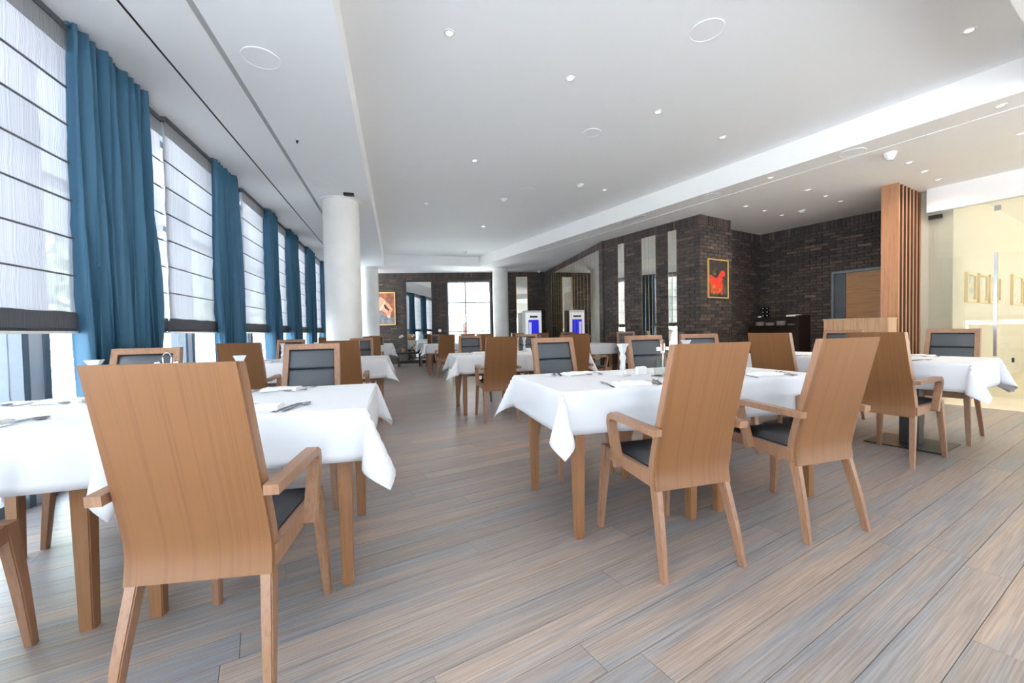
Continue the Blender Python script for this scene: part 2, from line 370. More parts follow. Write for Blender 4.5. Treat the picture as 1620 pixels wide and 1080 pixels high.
# ------------------------------------------------------------------ brick walls
def brick_wall(name, label, O, D, Nn, length, z1, holes=(), single=300, ztop=2.93, ind=True, back=0.12):
    """O start on the face line, D along the wall, Nn pointing into the room; holes (s0,s1,z0,z1)."""
    D = D.normalized(); Nn = Nn.normalized()
    def P(s, t, z): return O + D*s + Nn*t + Vector((0, 0, z))
    def bx(bm, s0, s1, t0, t1, za, zb, ch=0.0):
        c = ch
        a = [bm.verts.new(P(*q)) for q in ((s0, t0, za), (s1, t0, za), (s1, t0, zb), (s0, t0, zb))]
        b = [bm.verts.new(P(*q)) for q in ((s0+c, t1, za+c), (s1-c, t1, za+c), (s1-c, t1, zb-c), (s0+c, t1, zb-c))]
        bm.faces.new(b)
        for i in range(4): bm.faces.new((a[i], a[(i+1) % 4], b[(i+1) % 4], b[i]))
        return a
    bm = bmesh.new()
    xs = sorted(set([.02, length] + [h[0] for h in holes if h[4]] + [h[1] for h in holes if h[4]]))
    for i in range(len(xs)-1):
        mid = (xs[i]+xs[i+1])/2; hz = [h for h in holes if h[4] and h[0] < mid < h[1]]
        segs = [(0, z1)] if not hz else [(0, hz[0][2]), (hz[0][3], z1)]
        for za, zb in segs:
            if zb - za > 0.001:
                a = bx(bm, xs[i], xs[i+1], -back, -0.012, za, zb); bm.faces.new(a[::-1])
    wall = tag(mesh_obj(name, bm, M_mortar), label, kind='structure')
    bl = []
    row = 0; z = 0.0; ch = 0.0625
    while z + 0.02 < ztop:
        s = -0.11 if row % 2 else 0.0
        zt = min(z + ch - 0.009, ztop - 0.009)
        while s < length:
            bl.append([max(s, 0.0), min(s + 0.212, length), z, zt]); s += 0.222
        z += ch; row += 1
    s = 0.0
    while s < length:
        bl.append([s, min(s + 0.0555, length), ztop, z1]); s += 0.064
    out = []
    for b in bl:
        parts = [b]
        for h in holes:
            nx = []
            for q in parts:
                if q[1] <= h[0] or q[0] >= h[1] or q[3] <= h[2] or q[2] >= h[3]: nx.append(q); continue
                if q[0] < h[0]: nx.append([q[0], h[0], q[2], q[3]])
                if q[1] > h[1]: nx.append([h[1], q[1], q[2], q[3]])
                if q[2] < h[2] - .01: nx.append([max(q[0], h[0]), min(q[1], h[1]), q[2], h[2]])
                if q[3] > h[3] + .01: nx.append([max(q[0], h[0]), min(q[1], h[1]), h[3], q[3]])
            parts = nx
        out += [q for q in parts if q[1] - q[0] > 0.012]
    def key(q):
        c = P((q[0]+q[1])/2, 0, (q[2]+q[3])/2); zz = q[3]
        return (c - CAM).length + (30 if zz < 0.9 else 0)
    out.sort(key=key)
    rest = bmesh.new()
    for i, q in enumerate(out):
        pr = random.uniform(-0.0035, 0.003)
        if ind and i < single:
            bm = bmesh.new(); bx(bm, q[0], q[1], -0.014, pr, q[2], q[3], 0.002); mesh_obj('brick', bm, M_brick, wall)
        else: bx(rest, q[0], q[1], -0.014, pr, q[2], q[3], 0.002)
    if len(rest.verts): tag(mesh_obj('brick', rest, M_brick, wall), kind='stuff')
    else: rest.free()
    return wall, P
CU, CV = 4.64, 6.776                                  # near corner of the brick block in wing axes
C1 = Vector((5.295, 6.288, 0)); CU = C1.dot(u); CV = C1.dot(v)
BU = Vector((4.601, 8.667, 0)).dot(u)
# mirror strips in the brick face: distances from the corner
def su(x, y): return Vector((x, y, 0)).dot(u) - CU
m3 = (su(5.157, 6.767), su(5.105, 6.95)); m2 = (su(5.022, 7.237), su(4.925, 7.579)); m1 = (su(4.79, 8.049), su(4.740, 8.225))
holes = [(a, b, 0.10, 2.935, False) for a, b in (m1, m2, m3)]
WL = BU - CU
wall1, P1 = brick_wall('wall_right', 'dark brown brick wall with three narrow mirror strips', C1, u, -v, WL, H, holes)
wall1b, P1b = brick_wall('wall_pillar', 'end face of the dark brick block carrying the red painting', C1, v, -u, 0.97, H, (), 300)
bm = bmesh.new(); ubox(bm, CU + .12, 5.2, CV + .12, CV + .97, 0, H); tag(mesh_obj('wall_block', bm, M_mortar), 'core of the dark brick block', kind='structure')
# niche back wall and right wall
NB = 5.07; NR = 9.56
brick_wall('wall_niche', 'dark brick back wall of the service niche', uv(NB, CV + .97), v, -u, NR - CV - .97 + .10, H, (), 120)
door_s0, door_s1 = 4.07 - 2.2, 4.07 - 2.2
WR0 = 2.2
brick_wall('wall_service', 'dark brick wall with the service door', uv(WR0, NR), u, -v, NB - WR0 + .1, H, [(2.86 - WR0, 3.70 - WR0, 0, 2.09, False)], 300)
# far end wall with window
wlen = (FW_B - FW_A).length
def fs(x, y): return (Vector((x, y, 0)) - FW_A).dot(fw_d)
win = (fs(1.653, 14.269), fs(3.144, 13.988))
far_mir = (fs(0.24, 14.54), fs(1.22, 14.35)); far_m2 = (fs(4.011, 13.82), fs(4.403, 13.75))
brick_wall('wall_far', 'dark brick end wall with picture, tall mirror and window', FW_A, fw_d, -fw_n, wlen, H,
           [(win[0], win[1], 0.12, 2.81, True), (far_mir[0], far_mir[1], 0.05, 2.87, False), (far_m2[0], far_m2[1], 0.10, 2.935, False)], 0)
def fwp(s, t, z): return FW_A + fw_d*s - fw_n*t + Vector((0, 0, z))
# long mirrored wall between bend and far corner
A2 = Vector((4.601, 8.667, 0)); B2 = Vector((5.02, 13.66, 0)); d2 = (B2 - A2).normalized(); n2 = Vector((-d2.y, d2.x, 0))
L2 = (B2 - A2).length
bigm = (0.20, 4.20)
brick_wall('wall_mirrored', 'brick wall carrying the large striped mirror', A2, d2, n2, L2, H, [(bigm[0], bigm[1], 0.10, 2.93, False)], 120)
def slab(bm, P, s0, s1, t0, t1, z0, z1):
    q = [P(s0, t0, z0), P(s1, t0, z0), P(s1, t1, z0), P(s0, t1, z0), P(s0, t0, z1), P(s1, t0, z1), P(s1, t1, z1), P(s0, t1, z1)]
    vs = [bm.verts.new(x) for x in q]
    for f in ((0, 1, 2, 3), (7, 6, 5, 4), (0, 4, 5, 1), (1, 5, 6, 2), (2, 6, 7, 3), (3, 7, 4, 0)): bm.faces.new([vs[i] for i in f])
    bmesh.ops.recalc_face_normals(bm, faces=bm.faces[:])
def mirror_strips(P, s0, s1, n, label, ztop=2.93, z0=0.10):
    t = empty('mirror', P(s0, 0, 0), 0, label, 'mirror', 'mirror strips let into the brick wall')
    wdt = (s1 - s0)/n; O = P(s0, 0, 0)
    for i in range(n):
        bm = bmesh.new(); slab(bm, P, s0 + i*wdt + .002, s0 + (i+1)*wdt - .002, -.011, -.004, z0, ztop)
        bmesh.ops.translate(bm, verts=bm.verts[:], vec=-O); mesh_obj('mirror_panel', bm, M_mirror, t)
    bm = bmesh.new()
    for i in range(n + 1): slab(bm, P, s0 + i*wdt - .002, s0 + i*wdt + .002, -.011, -.002, z0, ztop)
    bmesh.ops.translate(bm, verts=bm.verts[:], vec=-O); mesh_obj('edge_strip', bm, M_gold, t)
    return t
mirror_strips(P1, m3[0], m3[1], 2, 'narrow mirror strip nearest the brick corner')
mirror_strips(P1, m2[0], m2[1], 4, 'widest of the three mirror strips in the brick wall, in the middle')
mirror_strips(P1, m1[0], m1[1], 2, 'narrow mirror strip in the brick wall nearest the bend')
P2 = lambda s, t, z: A2 + d2*s + n2*t + Vector((0, 0, z))
mirror_strips(P2, bigm[0], bigm[1], 16, 'large wall mirror made of many narrow upright panels beside the bend')
# far wall mirror with black frame, and a slim one
def framed_mirror(s0, s1, z0, z1, fw, label, mf=M_black):
    O = fwp(s0, 0, z0); t = empty('mirror', O, 0, label, 'mirror')
    P = lambda s, tt, z: fwp(s, tt, z) - O
    bm = bmesh.new(); slab(bm, P, s0 + fw, s1 - fw, -.01, .004, z0 + fw, z1 - fw); mesh_obj('mirror_panel', bm, M_mirror, t)
    bm = bmesh.new()
    for a, b, c, d in ((s0, s0+fw, z0, z1), (s1-fw, s1, z0, z1), (s0+fw, s1-fw, z0, z0+fw), (s0+fw, s1-fw, z1-fw, z1)): slab(bm, P, a, b, -.01, .04, c, d)
    mesh_obj('frame', bm, mf, t)
framed_mirror(far_mir[0], far_mir[1], 0.05, 2.87, 0.075, 'tall mirror in a wide black frame on the far brick wall')
framed_mirror(far_m2[0], far_m2[1], 0.10, 2.935, 0.012, 'slim unframed mirror strip at the right end of the far brick wall', M_gold)

# far window
t = empty('window_9', fwp(win[0], 0, .12), 0, 'far window with a cross of slim mullions', kind='structure'); O = fwp(win[0], 0, .12)
Pf = lambda s, tt, z: fwp(s, tt, z) - O
mx_ = fs(2.281, 14.151)
bm = bmesh.new()
for a, b, c, d in ((win[0], win[0]+.05, .12, 2.81), (win[1]-.05, win[1], .12, 2.81), (win[0], win[1], .12, .17), (win[0], win[1], 2.76, 2.81), (mx_-.022, mx_+.022, .17, 2.76), (win[0]+.05, win[1]-.05, 2.05, 2.09), (win[0]+.05, win[1]-.05, 1.06, 1.09)):
    slab(bm, Pf, a, b, -.10, -.05, c, d)
mesh_obj('frame', bm, M_frame, t)
for a, b in ((win[0]+.05, mx_-.022), (mx_+.022, win[1]-.05)):
    for c, d in ((.17, 1.06), (1.09, 2.05), (2.09, 2.76)):
        bm = bmesh.new(); slab(bm, Pf, a, b, -.08, -.075, c, d); mesh_obj('pane', bm, M_winglass, t)

# hall behind the glass partition
bm = bmesh.new(); ubox(bm, 1.9, 2.05, 9.7, 17.4, 0, H); ubox(bm, 1.9, 2.32, 8.87, 9.7, 0, H); tag(mesh_obj('wall_hall', bm, M_cream), 'cream gallery wall behind the glass partition', kind='structure')
bm = bmesh.new(); ubox(bm, -7, 1.9, 17.2, 17.4, 0, H); tag(mesh_obj('wall_hall_end', bm, M_cream), 'cream end wall of the hall', kind='structure')
# wall behind the camera: openings between piers, room continues bright
bm = bmesh.new()
for x0, x1 in ((-2.5, -.9), (.5, 2.3), (3.9, 5.7), (7.3, 9.1), (10.5, 11.5)): box(bm, x0, x1, -3.05, -2.85, 0, H)
box(bm, -2.5, 16, -3.05, -2.85, 0, .12); box(bm, -2.5, 16, -3.05, -2.85, 2.0, 3.4); box(bm, 11.5, 16, -3.05, -2.85, .12, 2.0)
tag(mesh_obj('wall_back', bm, M_white), 'glazed wall behind the viewer', kind='structure')

# ------------------------------------------------------------------ glass partition with header
GV = 8.80
bm = bmesh.new(); ubox(bm, -3.5, 2.16, GV - .06, GV + .06, 2.745, H)
part = tag(mesh_obj('trim_2', bm, M_plaster), 'plaster header over the glass partition', kind='structure')
gp = empty('glass_partition', uv(0, GV), 0, 'frameless glass partition and door with a long steel handle', 'partition')
def gpart(name, a0, a1, b0, b1, z0, z1, mt, par=None):
    bm = bmesh.new(); ubox(bm, a0, a1, b0, b1, z0, z1); bmesh.ops.translate(bm, verts=bm.verts[:], vec=-uv(0, GV)); return mesh_obj(name, bm, mt, par or gp)
seams = [2.15, 1.86, 1.10, 0.2, -0.8, -1.8]
for a, b in zip(seams[:-1], seams[1:]): gpart('glass_panel', b + .003, a - .003, GV - .006, GV + .006, .01, 2.742, M_glass)
hu = uv(0, 0); hq = Vector((8.105, 3.757, 0)).dot(u)
gpart('door_handle', hq - .016, hq + .016, GV - .075, GV - .045, .58, 2.02, M_steel)
for z in (.75, 1.85): gpart('handle_mount', hq - .01, hq + .01, GV - .05, GV - .006, z, z + .02, M_steel)
gpart('patch_fitting', 2.0, 2.15, GV - .02, GV + .02, 2.64, 2.70, M_dsteel)
gpart('patch_fitting', hq - .03, hq + .03, GV - .02, GV + .02, 2.61, 2.68, M_steel)
for a, z in ((1.3, .5), (1.3, .1)): gpart('lock', a - .012, a + .012, GV - .012, GV + .012, z, z + .06, M_dsteel)
# hall pictures on the cream wall
def hall_picture(b0, b1, z0, z1, label, cols):
    O = uv(1.89, b0, z0); t = empty('picture', O, 0, label, 'picture', 'gilt framed pictures in the hall')
    def bx(bm, c, d, e, f, t0, t1): ubox(bm, 1.9 - t1, 1.9 - t0, c, d, e, f); 
    fw = 0.045
    bm = bmesh.new()
    for c, d, e, f in ((b0, b0+fw, z0, z1), (b1-fw, b1, z0, z1), (b0+fw, b1-fw, z0, z0+fw), (b0+fw, b1-fw, z1-fw, z1)): bx(bm, c, d, e, f, 0, .04)
    bmesh.ops.translate(bm, verts=bm.verts[:], vec=-O); mesh_obj('frame', bm, M_goldpale, t)
    bm = bmesh.new(); bx(bm, b0+fw, b1-fw, z0+fw, z1-fw, 0, .015); bmesh.ops.translate(bm, verts=bm.verts[:], vec=-O); mesh_obj('canvas', bm, M_canvas[cols % 3], t)
M_goldpale = plain('pale_gilt', (0.60, 0.47, 0.24), 0.4, 60, 0.1)
M_canvas = []
for i, (a, b) in enumerate((((.50, .46, .36), (.30, .33, .28)), ((.62, .50, .42), (.45, .40, .34)), ((.46, .45, .40), (.33, .35, .34)))):
    mt = mat('sketch_canvas', a, .7); n = N(mt, 'ShaderNodeTexNoise'); n.inputs['Scale'].default_value = 9; n.inputs['Detail'].default_value = 6
    tc = N(mt, 'ShaderNodeTexCoord'); L(mt, tc.outputs['Object'], n.inputs['Vector'])
    r = ramp(mt, [(0.42, b), (0.56, a)]); L(mt, n.outputs['Fac'], r.inputs['Fac']); L(mt, r.outputs[0], bsdf(mt).inputs['Base Color']); M_canvas.append(mt)
hp = [(9.47, 9.98, 1.38, 1.85, 'leftmost gilt framed picture behind the glass'), (10.16, 10.68, 1.38, 1.87, 'second gilt framed picture from the left behind the glass'),
      (10.84, 11.28, 1.38, 1.88, 'third gilt framed picture behind the glass, left of the door handle'), (11.36, 11.6, 1.40, 1.88, 'narrow gilt framed picture directly behind the door handle'),
      (12.55, 13.4, 1.38, 1.98, 'largest gilt framed picture, just right of the door handle'), (13.55, 13.95, 1.40, 1.88, 'slim gilt framed picture near the right edge'),
      (14.15, 14.7, 1.38, 1.87, 'rightmost gilt framed picture at the edge of view')]
for i, (a, b, c, d, lb) in enumerate(hp): hall_picture(a, b, c, d, lb, i)

# ------------------------------------------------------------------ slatted oak screen
P0 = Vector((7.071, 4.293, 0)); PU = P0.dot(u); PVv = P0.dot(v); PE = Vector((7.929, 4.512, 0)).dot(v)
t = empty('slatted_screen', P0, 0, 'tall oak screen of upright boards from floor to ceiling', 'screen')
ns = 7
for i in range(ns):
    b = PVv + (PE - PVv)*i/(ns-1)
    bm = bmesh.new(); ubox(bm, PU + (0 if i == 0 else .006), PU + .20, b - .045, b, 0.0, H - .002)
    bmesh.ops.translate(bm, verts=bm.verts[:], vec=-P0); bd = mesh_obj('board', bm, M_slat if i == 0 else M_slatshade, t)  # inner boards carry the gap shade as colour, first board stays plain oak
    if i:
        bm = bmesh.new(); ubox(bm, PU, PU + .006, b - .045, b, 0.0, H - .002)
        bmesh.ops.translate(bm, verts=bm.verts[:], vec=-P0); tag(mesh_obj('unshaded_edge', bm, M_slat, bd), 'pale front edge')  # front edge left in plain oak, outside the painted shade

# ------------------------------------------------------------------ columns
def column(x, y, r, label, ring=True):
    t = empty('column', (x, y, 0), 0, label, 'column', kind='structure')
    bm = bmesh.new(); lathe(bm, [(r, 0), (r, H - .012)], 48); mesh_obj('shaft', bm, M_col, t, True)
    bm = bmesh.new(); lathe(bm, [(r + .028, H - .014), (r + .03, H - .002), (r + .03, H - .0005)], 48); mesh_obj('collar', bm, M_white, t, True)
column(-0.79, 6.83, 0.262, 'nearest round white column')
column(-0.79, 13.45, 0.255, 'far round white column on the window side')
column(3.28, 13.15, 0.25, 'round white column beside the far window')

# ------------------------------------------------------------------ window side
XW = -2.35
piers = [-2.75, -0.7, 1.35, 3.43, 5.51, 7.5, 8.95, 10.6, 12.5, 14.4]
for i, y in enumerate(piers):
    t = empty('window_pier', (XW, y, 0), 0, 'white clad pier with grey frames between windows', kind='structure'); t.name = 'trim_%d' % (10 + i)
    bm = bmesh.new(); box(bm, -.05, .06, -.06, .06, 0, H); mesh_obj('pier', bm, M_pier, t)
    for s in (-1, 1):
        bm = bmesh.new(); box(bm, -.07, .07, min(s*.06, s*.11), max(s*.06, s*.11), 0, H); mesh_obj('frame', bm, M_frame, t)
for i in range(len(piers)-1):
    y0, y1 = piers[i] + .11, piers[i+1] - .11
    t = empty('window_%d' % (i+1), (XW, (y0+y1)/2, 0), 0, 'floor to ceiling window', kind='structure'); hw = (y1-y0)/2
    bm = bmesh.new(); box(bm, -.04, .04, -hw, hw, 0, .07); mesh_obj('sill', bm, M_frame, t)
    bm = bmesh.new(); box(bm, -.04, .04, -hw, hw, 2.17, 2.23); mesh_obj('transom', bm, M_frame, t)
    bm = bmesh.new(); box(bm, -.04, .04, -hw, hw, 3.03, 3.1); mesh_obj('head', bm, M_frame, t)
    for z0, z1 in ((.07, 2.17), (2.23, 3.03)):
        bm = bmesh.new(); box(bm, -.004, .004, -hw, hw, z0, z1); mesh_obj('pane', bm, M_winglass, t)
# roman blinds
bl = [(1.45, 2.44, 0), (2.40, 3.60, 1), (3.63, 4.60, 2), (4.54, 5.68, 3), (5.72, 6.56, 4), (6.50, 7.62, 5), (7.66, 8.29, 6), (8.24, 9.02, 7),
      (9.06, 9.83, 8), (9.78, 10.66, 9), (10.70, 11.56, 10), (11.50, 12.6, 11)]
blab = {0: 'sheer roman blind at the edge of the photo, mostly out of view', 6: 'sheer roman blind just past the third blue curtain', 7: 'sheer roman blind just before the fourth blue curtain', 8: 'sheer roman blind past the fourth blue curtain', 9: 'sheer roman blind just before the fifth blue curtain', 10: 'sheer roman blind past the fifth blue curtain', 11: 'farthest sheer roman blind, behind the near column', 1: 'sheer roman blind at the left edge, nearest the viewer', 2: 'sheer roman blind just behind the nearest blue curtain', 3: 'sheer roman blind in front of the second blue curtain',
        4: 'sheer roman blind just past the second blue curtain', 5: 'sheer roman blind just before the third blue curtain'}
for y0, y1, k in bl:
    t = empty('roman_blind', (-2.08 + (.045 if k % 2 else 0), (y0+y1)/2, 0), 0, blab[k], 'blind', 'sheer roman blinds')
    hw = (y1-y0)/2
    bm = bmesh.new(); n = 24
    for zz in (1.24, 3.085): pass
    rows = [1.24 + (3.085-1.24)*i/16 for i in range(17)]
    grid = [[bm.verts.new((.004*math.sin(i*1.9+j*.4) - (.006 if i % 2 else 0), -hw + 2*hw*j/n, z)) for j in range(n+1)] for i, z in enumerate(rows)]
    for i in range(16):
        for j in range(n): bm.faces.new((grid[i][j], grid[i][j+1], grid[i+1][j+1], grid[i+1][j]))
    mesh_obj('fabric', bm, M_sheer, t, True)
    for i in range(7):
        z = 1.30 + .0 + i*.2425 if False else 1.482 + (i-1)*.243 + (.05 if i == 0 else 0)
        if i == 0: continue
        bm = bmesh.new(); box(bm, .006, .016, -hw, hw, z - .0045, z + .0045); mesh_obj('rod', bm, M_rod, t)
    bm = bmesh.new()
    for q, (zz0, zz1, xx) in enumerate(((1.125, 1.245, .0), (1.14, 1.225, .014), (1.115, 1.215, -.014))):
        secs = []
        for j in range(13):
            yy = -hw + 2*hw*j/12; wv = .003*math.sin(j*1.7 + q)
            secs.append([(xx - .007, yy, zz0 + wv), (xx + .007, yy, zz0 + wv), (xx + .008, yy, zz1 + wv), (xx - .006, yy, zz1 + wv)])
        loft(bm, secs)
    mesh_obj('gathered_hem', bm, M_hem, t)
    bm = bmesh.new(); box(bm, -.01, .02, -hw, hw, 1.105, 1.122); mesh_obj('bottom_bar', bm, M_porc, t)
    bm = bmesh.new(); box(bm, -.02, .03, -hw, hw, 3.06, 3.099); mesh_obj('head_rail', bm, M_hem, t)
    bm = bmesh.new(); box(bm, .017, .020, -hw, hw, 2.93, 3.062); mesh_obj('head_shade_strip', bm, M_headshade, t)  # dark strip standing in for the shadow under the head box
# blue curtains
def curtain(y0, y1, label, seed, spread=0.06):
    rnd = random.Random(seed)
    O = Vector((-1.985, (y0+y1)/2, 0)); nw = max(7, int((y1-y0)*13)); n = nw*12
    t = empty('curtain', O, 0, label, 'curtain', 'blue curtains')
    amp = [rnd.uniform(.5, 1.0) for _ in range(nw+2)]; ph = [rnd.uniform(-.25, .25) for _ in range(nw+2)]
    bm = bmesh.new(); nz = 14; grid = []
    for i in range(nz+1):
        z = 0.02 + (3.094-.02)*i/nz; f = z/3.094; row = []
        for j in range(n+1):
            s = j/n; kk = s*nw; ii = int(kk)
            a = (amp[ii]*(1-(kk-ii)) + amp[ii+1]*(kk-ii)); p = ph[ii]*(1-(kk-ii)) + ph[ii+1]*(kk-ii)
            A = .10*a*(0.7 + .4*(1-f))
            y = (s-.5)*(y1-y0)*(1 + spread*(1-f)) + .02*math.sin(4*PI*kk/1 + p)*(1-f)
            x = A*math.sin(2*PI*kk + p*4 + .35*math.sin(3*z+ii)) + .012*math.sin(2.3*kk+z*2)
            row.append(bm.verts.new((x, y, z)))
        grid.append(row)
    for i in range(nz):
        for j in range(n): bm.faces.new((grid[i][j], grid[i][j+1], grid[i+1][j+1], grid[i+1][j]))
    o = mesh_obj('fabric', bm, M_curtain, t, True)
    md = o.modifiers.new('thickness', 'SOLIDIFY'); md.thickness = .003
    bm = bmesh.new(); box(bm, -.01, .01, -(y1-y0)/2, (y1-y0)/2, 3.075, 3.0995); mesh_obj('curtain_rail', bm, M_curtain, t)
for i, (a, b, lb) in enumerate(((3.33, 4.16, 'wide blue pleated curtain nearest the viewer'), (5.47, 6.15, 'second blue pleated curtain from the viewer'), (7.42, 7.98, 'third blue pleated curtain from the viewer'),
                               (8.75, 9.5, 'fourth blue curtain, left of the near column'), (10.45, 11.25, 'fifth blue curtain, beside the near column'), (12.4, 12.95, 'last blue curtain, hidden behind the near column'))): curtain(a, b, lb, i+3)

# ------------------------------------------------------------------ chairs
def back_y(z):
    pts = [(.36, -.204), (.39, -.195), (.43, -.190), (.48, -.195), (.56, -.213), (.66, -.240), (.78, -.272), (.9, -.303), (1.003, -.330)]
    if z <= pts[0][0]: return pts[0][1]
    for (a, ya), (b, yb) in zip(pts, pts[1:]):
        if z <= b: return ya + (yb-ya)*(z-a)/(b-a)
    return pts[-1][1]
def sm_back(z): return (back_y(z-.03) + back_y(z) + back_y(z+.03))/3 if z < .96 else back_y(z)
def half_w(z): return .198 - (z-.36)*(.198-.183)/(1.003-.36)
def leg_bm(pts):
    """pts: (x,y,z,wx,wy)"""
    bm = bmesh.new()
    loft(bm, [[(x-wx/2, y-wy/2, z), (x+wx/2, y-wy/2, z), (x+wx/2, y+wy/2, z), (x-wx/2, y+wy/2, z)] for x, y, z, wx, wy in pts])
    es = [e for e in bm.edges if abs((e.verts[0].co-e.verts[1].co).normalized().z) > .6]
    bmesh.ops.bevel(bm, geom=es, offset=.004, segments=2, affect='EDGES')
    return bm
def make_chair(name):
    t = empty(name)
    # legs
    for s in (-1, 1):
        mesh_obj('leg', leg_bm([(s*.205, -.27, 0, .026, .030), (s*.194, -.234, .18, .032, .038), (s*.180, -.188, .36, .034, .046), (s*.179, -.172, .43, .034, .046)]), M_solid, t)
        mesh_obj('leg', leg_bm([(s*.210, .268, 0, .028, .030), (s*.199, .25, .22, .036, .040), (s*.188, .225, .455, .040, .052)]), M_solid, t)
    # seat frame
    bm = bmesh.new()
    for s in (-1, 1):
        loft(bm, [[(s*.190-.014, y, z0), (s*.190+.014, y, z0), (s*.190+.014, y, z1), (s*.190-.014, y, z1)] for y, z0, z1 in ((-.19, .375, .44), (.21, .395, .452))])
    box(bm, -.176, .176, .200, .232, .395, .452); box(bm, -.170, .170, -.188, -.165, .375, .44)
    mesh_obj('seat_frame', bm, M_solid, t)
    # seat cushion
    bm = bmesh.new(); nx, ny = 8, 8
    def top(i, j, z):
        sx, sy = i/nx*2-1, j/ny*2-1
        edge = max(abs(sx), abs(sy)); r = (1 - max(0, edge-.75)/.25*.9)
        return Vector((sx*(.177 if edge < .99 else .175), -.165 + (j/ny)*.385, z + .028*math.sqrt(max(0, min(1, r))) - .010*(1-sy)/2))
    g = [[bm.verts.new(top(i, j, .45)) for j in range(ny+1)] for i in range(nx+1)]
    for i in range(nx):
        for j in range(ny): bm.faces.new((g[i][j], g[i+1][j], g[i+1][j+1], g[i][j+1]))
    ex = bmesh.ops.extrude_face_region(bm, geom=bm.faces[:])
    for q in ex['geom']:
        if isinstance(q, bmesh.types.BMVert): q.co.z = .432
    bmesh.ops.recalc_face_normals(bm, faces=bm.faces[:])
    mesh_obj('seat', bm, M_seat, t, True)
    # curved back panel
    zs = [.362 + (1.003-.362)*i/22 for i in range(23)]
    bm = bmesh.new()
    loft(bm, [[(-half_w(z), sm_back(z)-.012, z), (half_w(z), sm_back(z)-.012, z), (half_w(z), sm_back(z)+.004, z), (-half_w(z), sm_back(z)+.004, z)] for z in zs])
    mesh_obj('back_panel', bm, M_veneer, t, True)
    # front frame: stiles and top rail
    bm = bmesh.new()
    zs2 = [.40 + (1.001-.40)*i/14 for i in range(15)]
    for s in (-1, 1):
        loft(bm, [[(s*(half_w(z)-.036*1), sm_back(z)+.004, z), (s*(half_w(z)), sm_back(z)+.004, z), (s*half_w(z), sm_back(z)+.038, z), (s*(half_w(z)-.036), sm_back(z)+.038, z)] for z in zs2])
    z0, z1 = .965, 1.0015
    loft(bm, [[(-half_w(z)+.002, sm_back(z)+.004, z), (half_w(z)-.002, sm_back(z)+.004, z), (half_w(z)-.002, sm_back(z)+.0385, z), (-half_w(z)+.002, sm_back(z)+.0385, z)] for z in (z0, z1)])
    mesh_obj('back_frame', bm, M_solid, t)
    # leather infill in three padded sections
    bm = bmesh.new(); cuts = [.962, .824, .684, .47]
    prof = []
    for a, b in zip(cuts[:-1], cuts[1:]):
        for k in range(11):
            q = (0, .025, .06, .12, .3, .5, .7, .88, .94, .975, 1)[k]; z = a + (b-a)*q; d = .020*(1-abs(2*q-1)**14) ; prof.append((z, .003 + d))
    secs = []
    for z, d in prof:
        hw = half_w(z) - .037; y = sm_back(z)
        secs.append([(-hw, y+.005, z), (-hw, y+d, z), (-hw+.012, y+d+.006, z), (0, y+d+.008, z), (hw-.012, y+d+.006, z), (hw, y+d, z), (hw, y+.005, z)])
    loft(bm, secs); mesh_obj('backrest', bm, M_leather, t, True)
    # armrests
    for s in (-1, 1):
        xc = s*.224
        path = [(-.262, .630), (-.25, .631), (-.1, .636), (.04, .640), (.085, .640), (.106, .628), (.112, .606), (.100, .56), (.072, .48), (.045, .395)]
        th = [.030, .030, .030, .030, .032, .033, .030, .030, .032, .034]
        secs = []
        for i, (y, z) in enumerate(path):
            a = path[max(i-1, 0)]; b = path[min(i+1, len(path)-1)]
            ty, tz = b[0]-a[0], b[1]-a[1]; l = math.hypot(ty, tz); ny_, nz_ = -tz/l, ty/l
            h = th[i]/2; wx = .021
            secs.append([(xc-wx, y+ny_*h, z+nz_*h), (xc+wx, y+ny_*h, z+nz_*h), (xc+wx, y-ny_*h, z-nz_*h), (xc-wx, y-ny_*h, z-nz_*h)])
        bm = bmesh.new(); loft(bm, secs); mesh_obj('armrest', bm, M_solid, t)
    return t
chair0 = make_chair('armchair'); chair_used = [False]
def place_chair(x, y, deg, label, group):
    if not chair_used[0]:
        r = chair0; chair_used[0] = True
    else:
        r = chair0.copy(); C.objects.link(r)
        for ch in list(chair0.children):
            c = ch.copy(); C.objects.link(c); c.parent = r
    r.location = (x, y, 0); r.rotation_euler = (0, 0, math.radians(deg))
    return tag(r, label, 'chair', group)
G1 = 'oak armchairs seen from behind'; G2 = 'oak armchairs facing the viewer'
RW = math.degrees(UVANG)
